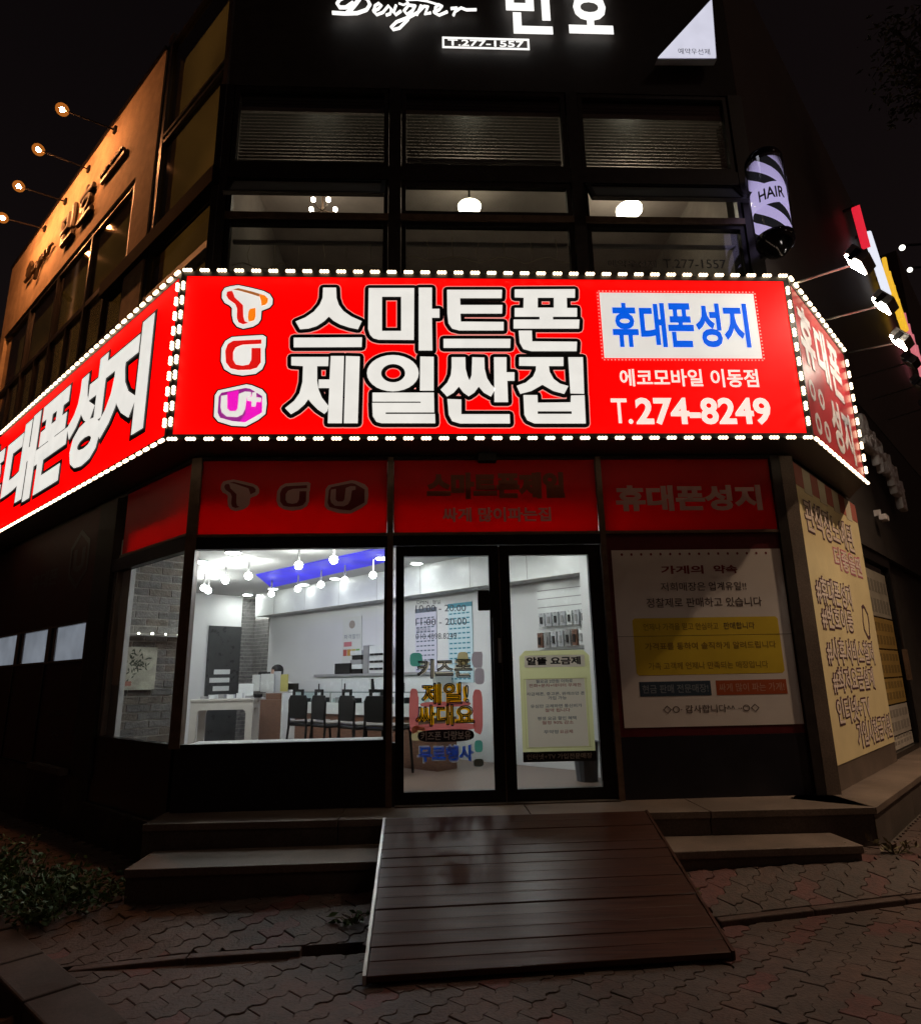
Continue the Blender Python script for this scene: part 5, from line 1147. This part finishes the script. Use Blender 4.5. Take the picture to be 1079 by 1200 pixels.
# promise notice on the right
nt_ = poster_thing('shop_notice', 'large white paper notice with a yellow block in a dark red frame', 'notice', FRONT, 2.4, 1.05, 0)
a0, b1 = FRONT.px(716, 645); a1, _ = FRONT.px(914, 645); _, b0 = FRONT.px(835, 851); W_, H_ = a1-a0, b1-b0
m_npap = M('notice_paper', (.78, .73, .70), .6, var=.06, scale=2); m_nyel = M('notice_yellow', (.72, .52, .03), .55, var=.1, scale=2); m_nink = M('notice_ink', (.06, .035, .03), .6); m_nred = M('notice_red', (.22, .02, .02), .6)
MB().fbox(FRONT, a0, a1, b0, b1, -.003, 0).build('sheet', m_npap, nt_)
for k in range(16):
    x = a0+W_*(.06+.88*k/15.5); MB().shape(FRONT, [[(x+.011*math.cos(i*.785), b1-.04+.013*math.sin(i*.785)) for i in range(8)]], .0005, .001).build('punch_hole', m_nred, nt_)
ynb = MB().shape(FRONT, [[(a0+.09*W_+.02, b0+.28*H_), (a0+.93*W_-.02, b0+.28*H_), (a0+.93*W_, b0+.28*H_+.02), (a0+.93*W_, b0+.60*H_-.02), (a0+.93*W_-.02, b0+.60*H_), (a0+.09*W_+.02, b0+.60*H_), (a0+.09*W_, b0+.60*H_-.02), (a0+.09*W_, b0+.28*H_+.02)]], .0005, .001).build('yellow_block', m_nyel, nt_)
MB().fbox(FRONT, a0+.10*W_, a0+.50*W_, b0+.165*H_, b0+.245*H_, .0005, .0012).build('blue_block', M('notice_blue', (.03, .06, .10), .5), nt_)
MB().fbox(FRONT, a0+.53*W_, a0+.93*W_, b0+.165*H_, b0+.245*H_, .0005, .0012).build('orange_block', M('notice_orange', (.42, .08, .02), .5), nt_)
MB().fbox(FRONT, a0, a1, b0+.497*H_, b0+.499*H_, .0013, .0016).build('fold_line', m_nink, nt_)
m_ny2 = M('notice_yellow_ink', (.28, .17, .01), .6)
for body, x0, x1, y0, y1, mat, bo in (('가게의', .28, .53, .855, .905, m_nred, .03), ('약속', .59, .73, .855, .905, m_nred, .03), ('저희매장은', .27, .53, .755, .805, m_nink, .004), ('업계유일!!', .55, .77, .755, .805, m_nink, .004), ('정찰제로 판매하고 있습니다', .18, .85, .66, .715, m_nink, .004),
                               ('언제나 가격을 믿고 안심하고', .15, .58, .53, .57, m_ny2, .004), ('판매합니다', .61, .79, .53, .57, m_nink, .004), ('가격표를 통하여 솔직하게 알려드립니다', .15, .90, .42, .46, m_ny2, .01), ('가족 고객께 언제나 만족되는 매장입니다', .16, .84, .31, .35, m_ny2, .006),
                               ('현금 판매 전문매장!', .115, .485, .182, .228, M('notice_pale', (.25, .30, .35), .5), .008), ('싸게 많이 파는 가게!', .545, .915, .182, .228, M('notice_peach', (.55, .30, .22), .5), .008), ('◇○· 감사합니다^^ ··○◇', .22, .76, .07, .115, m_nink, .002)):
    MB().text(body, FRONT, a0+x0*W_, b0+y0*H_, a0+x1*W_, b0+y1*H_, .0016, .002, bo).build('line', mat, nt_)
# yellow banner on the corner wall
bn_ = poster_thing('yellow_banner', 'tall yellow fabric banner with outlined Korean slogans on the corner wall', 'banner', RIGHT, 1.35, .8, .01)
m_bny = M('banner_yellow', (.76, .64, .36), .7, var=.08, scale=2); m_bns = M('banner_stripe', (.42, .12, .09), .7); m_bnc = M('banner_cream', (.62, .56, .42), .7); m_bnk = M('banner_ink', (.10, .045, .06), .6); m_bnw = M('banner_white', (.78, .66, .58), .7); m_bnp = M('banner_pink', (.6, .2, .26), .7)
U0, U1, Z0, Z1 = .14, 2.60, .70, 3.46
MB().fbox(RIGHT, U0, U1, Z0, Z1, .002, .006).build('cloth', m_bny, bn_)
for k in range(9): MB().fbox(RIGHT, U0+(U1-U0)*k/9, U0+(U1-U0)*(k+.985)/9, Z1-.22-.03*(k % 2), Z1, .0065, .009).build('stripe', m_bns if k % 2 == 0 else m_bnc, bn_)
def bz(x, y): return RIGHT.px(x, y)[1]
for body, x0, x1, z0, z1, fill, o_ in (('관책정노예된', .06, .82, bz(946, 622), bz(944, 587), m_bnw, m_bnk), ('더좋을땐', .42, .90, bz(976, 664), bz(974, 640), m_bnw, m_bnp), ('#휴대폰성지', .06, .60, bz(958, 705), bz(956, 675), m_bnw, m_bnk), ('#번호이동', .08, .56, bz(965, 736), bz(963, 709), m_bnw, m_bnk), ('#사후서비스철저', .08, .86, bz(972, 778), bz(968, 748), m_bnw, m_bnk), ('#최저요금설계', .10, .78, bz(976, 812), bz(974, 784), m_bnw, m_bnk), ('인터넷+TV', .10, .62, bz(981, 850), bz(978, 820), m_bnw, m_bnk), ('가입시현금지원', .34, .97, bz(1003, 878), bz(1001, 848), m_bnw, m_bnk)):
    l = MB().text(body, RIGHT, U0+(U1-U0)*x0, z0, U0+(U1-U0)*x1, z1, .0105, .012, .018).build('lettering', fill, bn_)
    MB().text(body, RIGHT, U0+(U1-U0)*x0-.02, z0-.02, U0+(U1-U0)*x1+.02, z1+.02, .0068, .010, .055).build('outline', o_, l)
MB().shape(RIGHT, [[(2.15+.16*math.cos(i*.52)*(1+.25*math.sin(i*2.1)), 2.02+.2*math.sin(i*.52)) for i in range(12)], [(2.15+.12*math.cos(i*.52)*(1+.25*math.sin(i*2.1)), 2.02+.16*math.sin(i*.52)) for i in range(12)]], .0065, .009).build('doodle', m_bnk, bn_)
# menu posters behind the side door glass
for k, (z0, z1, col, lab) in enumerate(((2.15, 2.75, (.30, .27, .22), 'pale poster at the top of the dark side door'), (1.75, 2.13, (.30, .19, .05), 'upper amber menu sheet on the dark side door'), (1.40, 1.73, (.30, .19, .05), 'middle amber menu sheet on the dark side door'), (1.08, 1.38, (.34, .22, .06), 'lower amber menu sheet on the dark side door'), (.72, 1.06, (.42, .38, .33), 'cream paper notice on the lower side door'), (.56, .70, (.5, .46, .40), 'white paper strip at the foot of the side door'))):
    t = thing('door_poster', lab, 'poster', RIGHT.at(3.4, z0, -.07), 'posters on the dark side door')
    MB().fbox(RIGHT, 2.76, 4.18, z0, z1, -.078, -.074).build('sheet', M('side_poster', col, .5, var=.2, scale=5), t)
    m_ = MB()
    for j in range(7):
        for i in range(2): m_.fbox(RIGHT, 2.82+j*.19, 2.95+j*.19, z0+.05+i*(z1-z0)*.45, z0+.05+(i+.7)*(z1-z0)*.42, -.0735, -.072)
    m_.build('print', kind='stuff', mat=M('side_ink', tuple(c*.6 for c in col), .6), parent=t)

# ------------------------------------------------------------------ right: neighbouring building and its signs
nb = thing('neighbour_building', 'dark neighbouring building beyond the yellow banner with blank walls', 'building', RIGHT.at(20, 0, -2))
MB().fbox(RIGHT, 14.02, 30, 0, 13, -6, -.05).build('wall', m_side, nb)
MB().fbox(RIGHT, 14.02, 30, 3.0, 3.2, -.05, .5).build('canopy', m_darkwall, nb)
for k in range(5): 
    for j in range(2): MB().fbox(RIGHT, 14.6+k*3, 16.8+k*3, 5+j*3.2, 7+j*3.2, -.049, -.03).build('window', m_glass3, nb)
cl = thing('channel_letters', 'unlit white channel letters on the dark side front past the red sign', 'sign', RIGHT.at(5.5, 4.2, .05))
for k, (px, py) in enumerate(((1012, 505), (1021, 522), (1030, 535), (1039, 548), (1047, 562), (1055, 580))):
    a, b = RIGHT.px(px, py, .1)
    MB().text('오리구이집밥'[k], RIGHT, a-.24, b-.25, a+.24, b+.25, .04, .14, .03).build('letter', m_whiteflat, cl)
for lab, nm, (x0, y0), (x1, y1), col, e_ in (('red neon bar sign high on the side wall', 'neon_sign', (999, 243), (1012, 292), (1, .02, .05), .75), ('white neon letters after the red neon bar', 'neon_sign', (1013, 274), (1037, 347), (.85, .88, 1), .95), ('yellow neon letters after the white neon letters', 'neon_sign', (1037, 324), (1058, 388), (1, .55, .03), .85), ('pink neon letters at the far end of the neon row', 'neon_sign', (1060, 388), (1079, 437), (1, .25, .3), .6)):
    f = Frame(RIGHT.O+RIGHT.N*.15, RIGHT.U, RIGHT.N); ua, za = f.px(x0, y0); ub, zb = f.px(x1, y1); t = thing(nm, lab, 'sign', f.at(ua, zb, 0)); mt = glow('neon', col, e_)
    pts = [f.at(*f.px(x0+(x1-x0)*k/4, y0+(y1-y0)*k/4), .04) for k in range(5)]
    MB().tube(pts, .07, 8).build('neon_tube', mt, t, smooth=True)
    if 'bar' not in lab:
        for k in range(4):
            d_ = Vector((0, 0, .42)); q0, q1 = pts[k], pts[k+1]
            MB().tube([q0+d_, q0-d_*.9, q1+d_*.2], .045, 6).build('neon_stroke', mt, t, smooth=True)
    for k in (0, 4): MB().tube([pts[k], pts[k]-f.N*.2], .03, 6).build('bracket', m_frame2, t)
# far street lamps and a lit pole down the side street
for k, (px, py, d, lab) in enumerate(((1057, 290, 26, 'far white street lamp beyond the neon letters'), (1066, 316, 30, 'farther white street lamp beyond the neon letters'))):
    p = CAM+ray(px, py)*d; t = thing('street_lamp', lab, 'street lamp', (p.x, p.y, 0), 'far street lamps')
    MB().tube([(p.x+1.2, p.y, 0), (p.x+1.2, p.y, p.z+.2), (p.x, p.y, p.z+.1)], .06, 6).build('pole', m_frame2, t); MB().ball(p, .11, 10, 6).build('lamp_head', glow('street_led', (1, .97, .85), 3), t)
lp0 = RIGHT.at(1.6, 0, 3.3); lz = 7.6
t = thing('street_lamp', 'warm street lamp on a tall pole facing the yellow banner', 'street lamp', (lp0.x+.9, lp0.y-.9, 0))
MB().tube([(lp0.x+.9, lp0.y-.9, -.1), (lp0.x+.9, lp0.y-.9, lz-.3), (lp0.x+.7, lp0.y-.7, lz), (lp0.x+.1, lp0.y-.1, lz+.05)], [.08, .06, .045, .04], 10).build('pole', m_frame2, t)
MB().box(lp0.x-.16, lp0.x+.16, lp0.y-.16, lp0.y+.16, lz-.03, lz+.09).build('lamp_head', m_frame2, t, bevel=.03)
MB().box(lp0.x-.12, lp0.x+.12, lp0.y-.12, lp0.y+.12, lz-.05, lz-.032).build('lens', glow('sodium_lens', (1, .72, .4), 4), t)
ld = bpy.data.lights.new('street_lamp_light', 'SPOT'); ld.energy = 1250; ld.color = (1, .70, .46); ld.spot_size = R(106); ld.spot_blend = .75; ld.shadow_soft_size = .1
lo = bpy.data.objects.new('lamp_light', ld); COL.objects.link(lo); lo.parent = t; lo.location = (lp0.x-(lp0.x+.9), lp0.y-(lp0.y-.9), lz-.08)
cm = thing('security_camera', 'small white security camera under the side canopy', 'camera', RIGHT.at(3.1, 3.35, .03)); a, b = RIGHT.px(1035, 607, .1)
MB().fbox(RIGHT, a-.10, a+.10, b-.04, b+.04, .06, .15).build('body', m_whiteflat, cm, bevel=.01); MB().fbox(RIGHT, a-.02, a+.02, b+.04, b+.12, .001, .08).build('bracket', m_whiteflat, cm)

# ------------------------------------------------------------------ plants
m_leaf = M('weed_leaf', (.045, .10, .025), .6, var=.4, scale=20); m_dry = M('dry_leaf', (.20, .17, .09), .7, var=.4, scale=20); m_stem = M('stem', (.08, .07, .03), .8)
m_tl = M('tree_leaf', (.11, .11, .06), .6, var=.4, scale=9)
def leafmesh(pts, size, rnd, up=.3):
    m_ = MB()
    for p in pts:
        p = Vector(p); d = Vector((rnd.gauss(0, 1), rnd.gauss(0, 1), rnd.gauss(up, .6))).normalized(); e = d.cross(Vector((rnd.gauss(0, 1), rnd.gauss(0, 1), rnd.gauss(0, 1)))).normalized(); L_ = size*rnd.uniform(.6, 1.3)
        m_.add([p, p+d*L_*.45+e*L_*.2, p+d*L_, p+d*L_*.45-e*L_*.2], [(0, 1, 2, 3)])
    return m_
rnd = random.Random(21)
for (x, y, rad, h, nl, ns, lab) in ((-2.95, -.55, .45, .42, 1800, 40, 'tall weed clump against the left plinth beside the kerb'), (-2.42, -.78, .38, .30, 1500, 36, 'low green weed clump beside the left granite step'), (-3.5, .05, .45, .42, 1400, 34, 'dark weed clump under the lit side windows')):
    z = gh(x, y)-.04; t = thing('weed_clump', lab, 'weeds', (x, y, z), 'weeds along the left plinth'); m_ = MB(); lp = []
    for k in range(ns):
        an = rnd.uniform(0, 6.28); r0 = rad*math.sqrt(rnd.random()); tip = Vector((x+r0*math.cos(an)*1.1, y+r0*math.sin(an)*.8, z+h*rnd.uniform(.5, 1.1)*(1-.4*r0/rad))); base = Vector((x+r0*.5*math.cos(an), y+r0*.5*math.sin(an), z))
        mid = base.lerp(tip, .5)+Vector((0, 0, .04)); m_.tube([base, mid, tip], [.005, .004, .002], 5)
        for j in range(nl//ns): lp.append(base.lerp(tip, rnd.uniform(.15, 1))+Vector((rnd.gauss(0, .04), rnd.gauss(0, .04), rnd.gauss(0, .03))))
    m_.build('stems', m_stem, t); leafmesh(lp, .05, rnd).build('foliage', m_leaf, t)
for px, py, z, nl, lab in ((880, 1003, .22, 40, 'dry weed sprouting in front of the right granite step'), (1047, 985, .27, 45, 'dry weed at the foot of the ledge corner'), (797, 1045, .13, 26, 'small dry weed beside the right edge of the ramp'), (345, 1020, .12, 50, 'small green weed in front of the left granite step'), (415, 1075, .08, 26, 'small green weed beside the left edge of the ramp'), (975, 995, .24, 18, 'tiny weed under the right end of the granite step')):
    p = onZ(px, py+6, z); p.z = gh(p.x, p.y)-.03; t = thing('small_weed', lab, 'weed', p, 'small weeds along the steps'); m_ = MB(); lp = []
    for k in range(8):
        an = rnd.uniform(0, 6.28); tip = p+Vector((.14*math.cos(an)*rnd.random()*1.6, .05*math.sin(an), .05+.07*rnd.random())); m_.tube([p, p.lerp(tip, .5)+Vector((0, 0, .03)), tip], .003, 5); lp += [p.lerp(tip, rnd.uniform(.3, 1)) for _ in range(nl//8+1)]
    m_.build('stems', m_stem, t); leafmesh(lp, .06, rnd).build('foliage', m_dry if 'dry' in lab else m_leaf, t)
# street tree whose crown reaches into the upper right
p = CAM+ray(1112, 70)*9.5
tt = thing('street_tree', 'leafy street tree reaching in beside the dark side wall', 'tree', (p.x, p.y, 0))
MB().tube([(p.x, p.y, -.1), (p.x+.1, p.y, 3), (p.x, p.y+.1, p.z-.8), (p.x, p.y, p.z+.6)], [.16, .13, .09, .03], 9).build('trunk', m_plinth, tt)
lp = []; lm = MB()
for k in range(34):
    an = rnd.uniform(0, 6.28); el = rnd.uniform(-.5, 1.2); r0 = rnd.uniform(.5, 1.05); tip = p+Vector((math.cos(an)*math.cos(el), math.sin(an)*math.cos(el), math.sin(el)*1.3))*r0
    lm.tube([(p.x, p.y, p.z-.7+rnd.random()*.5), tip], [.03, .008], 5); lp += [tip+Vector((rnd.gauss(0, .16), rnd.gauss(0, .16), rnd.gauss(0, .14))) for _ in range(60)]
lm.build('limbs', m_plinth, tt); leafmesh(lp, .11, rnd, 0).build('crown', m_tl, tt)
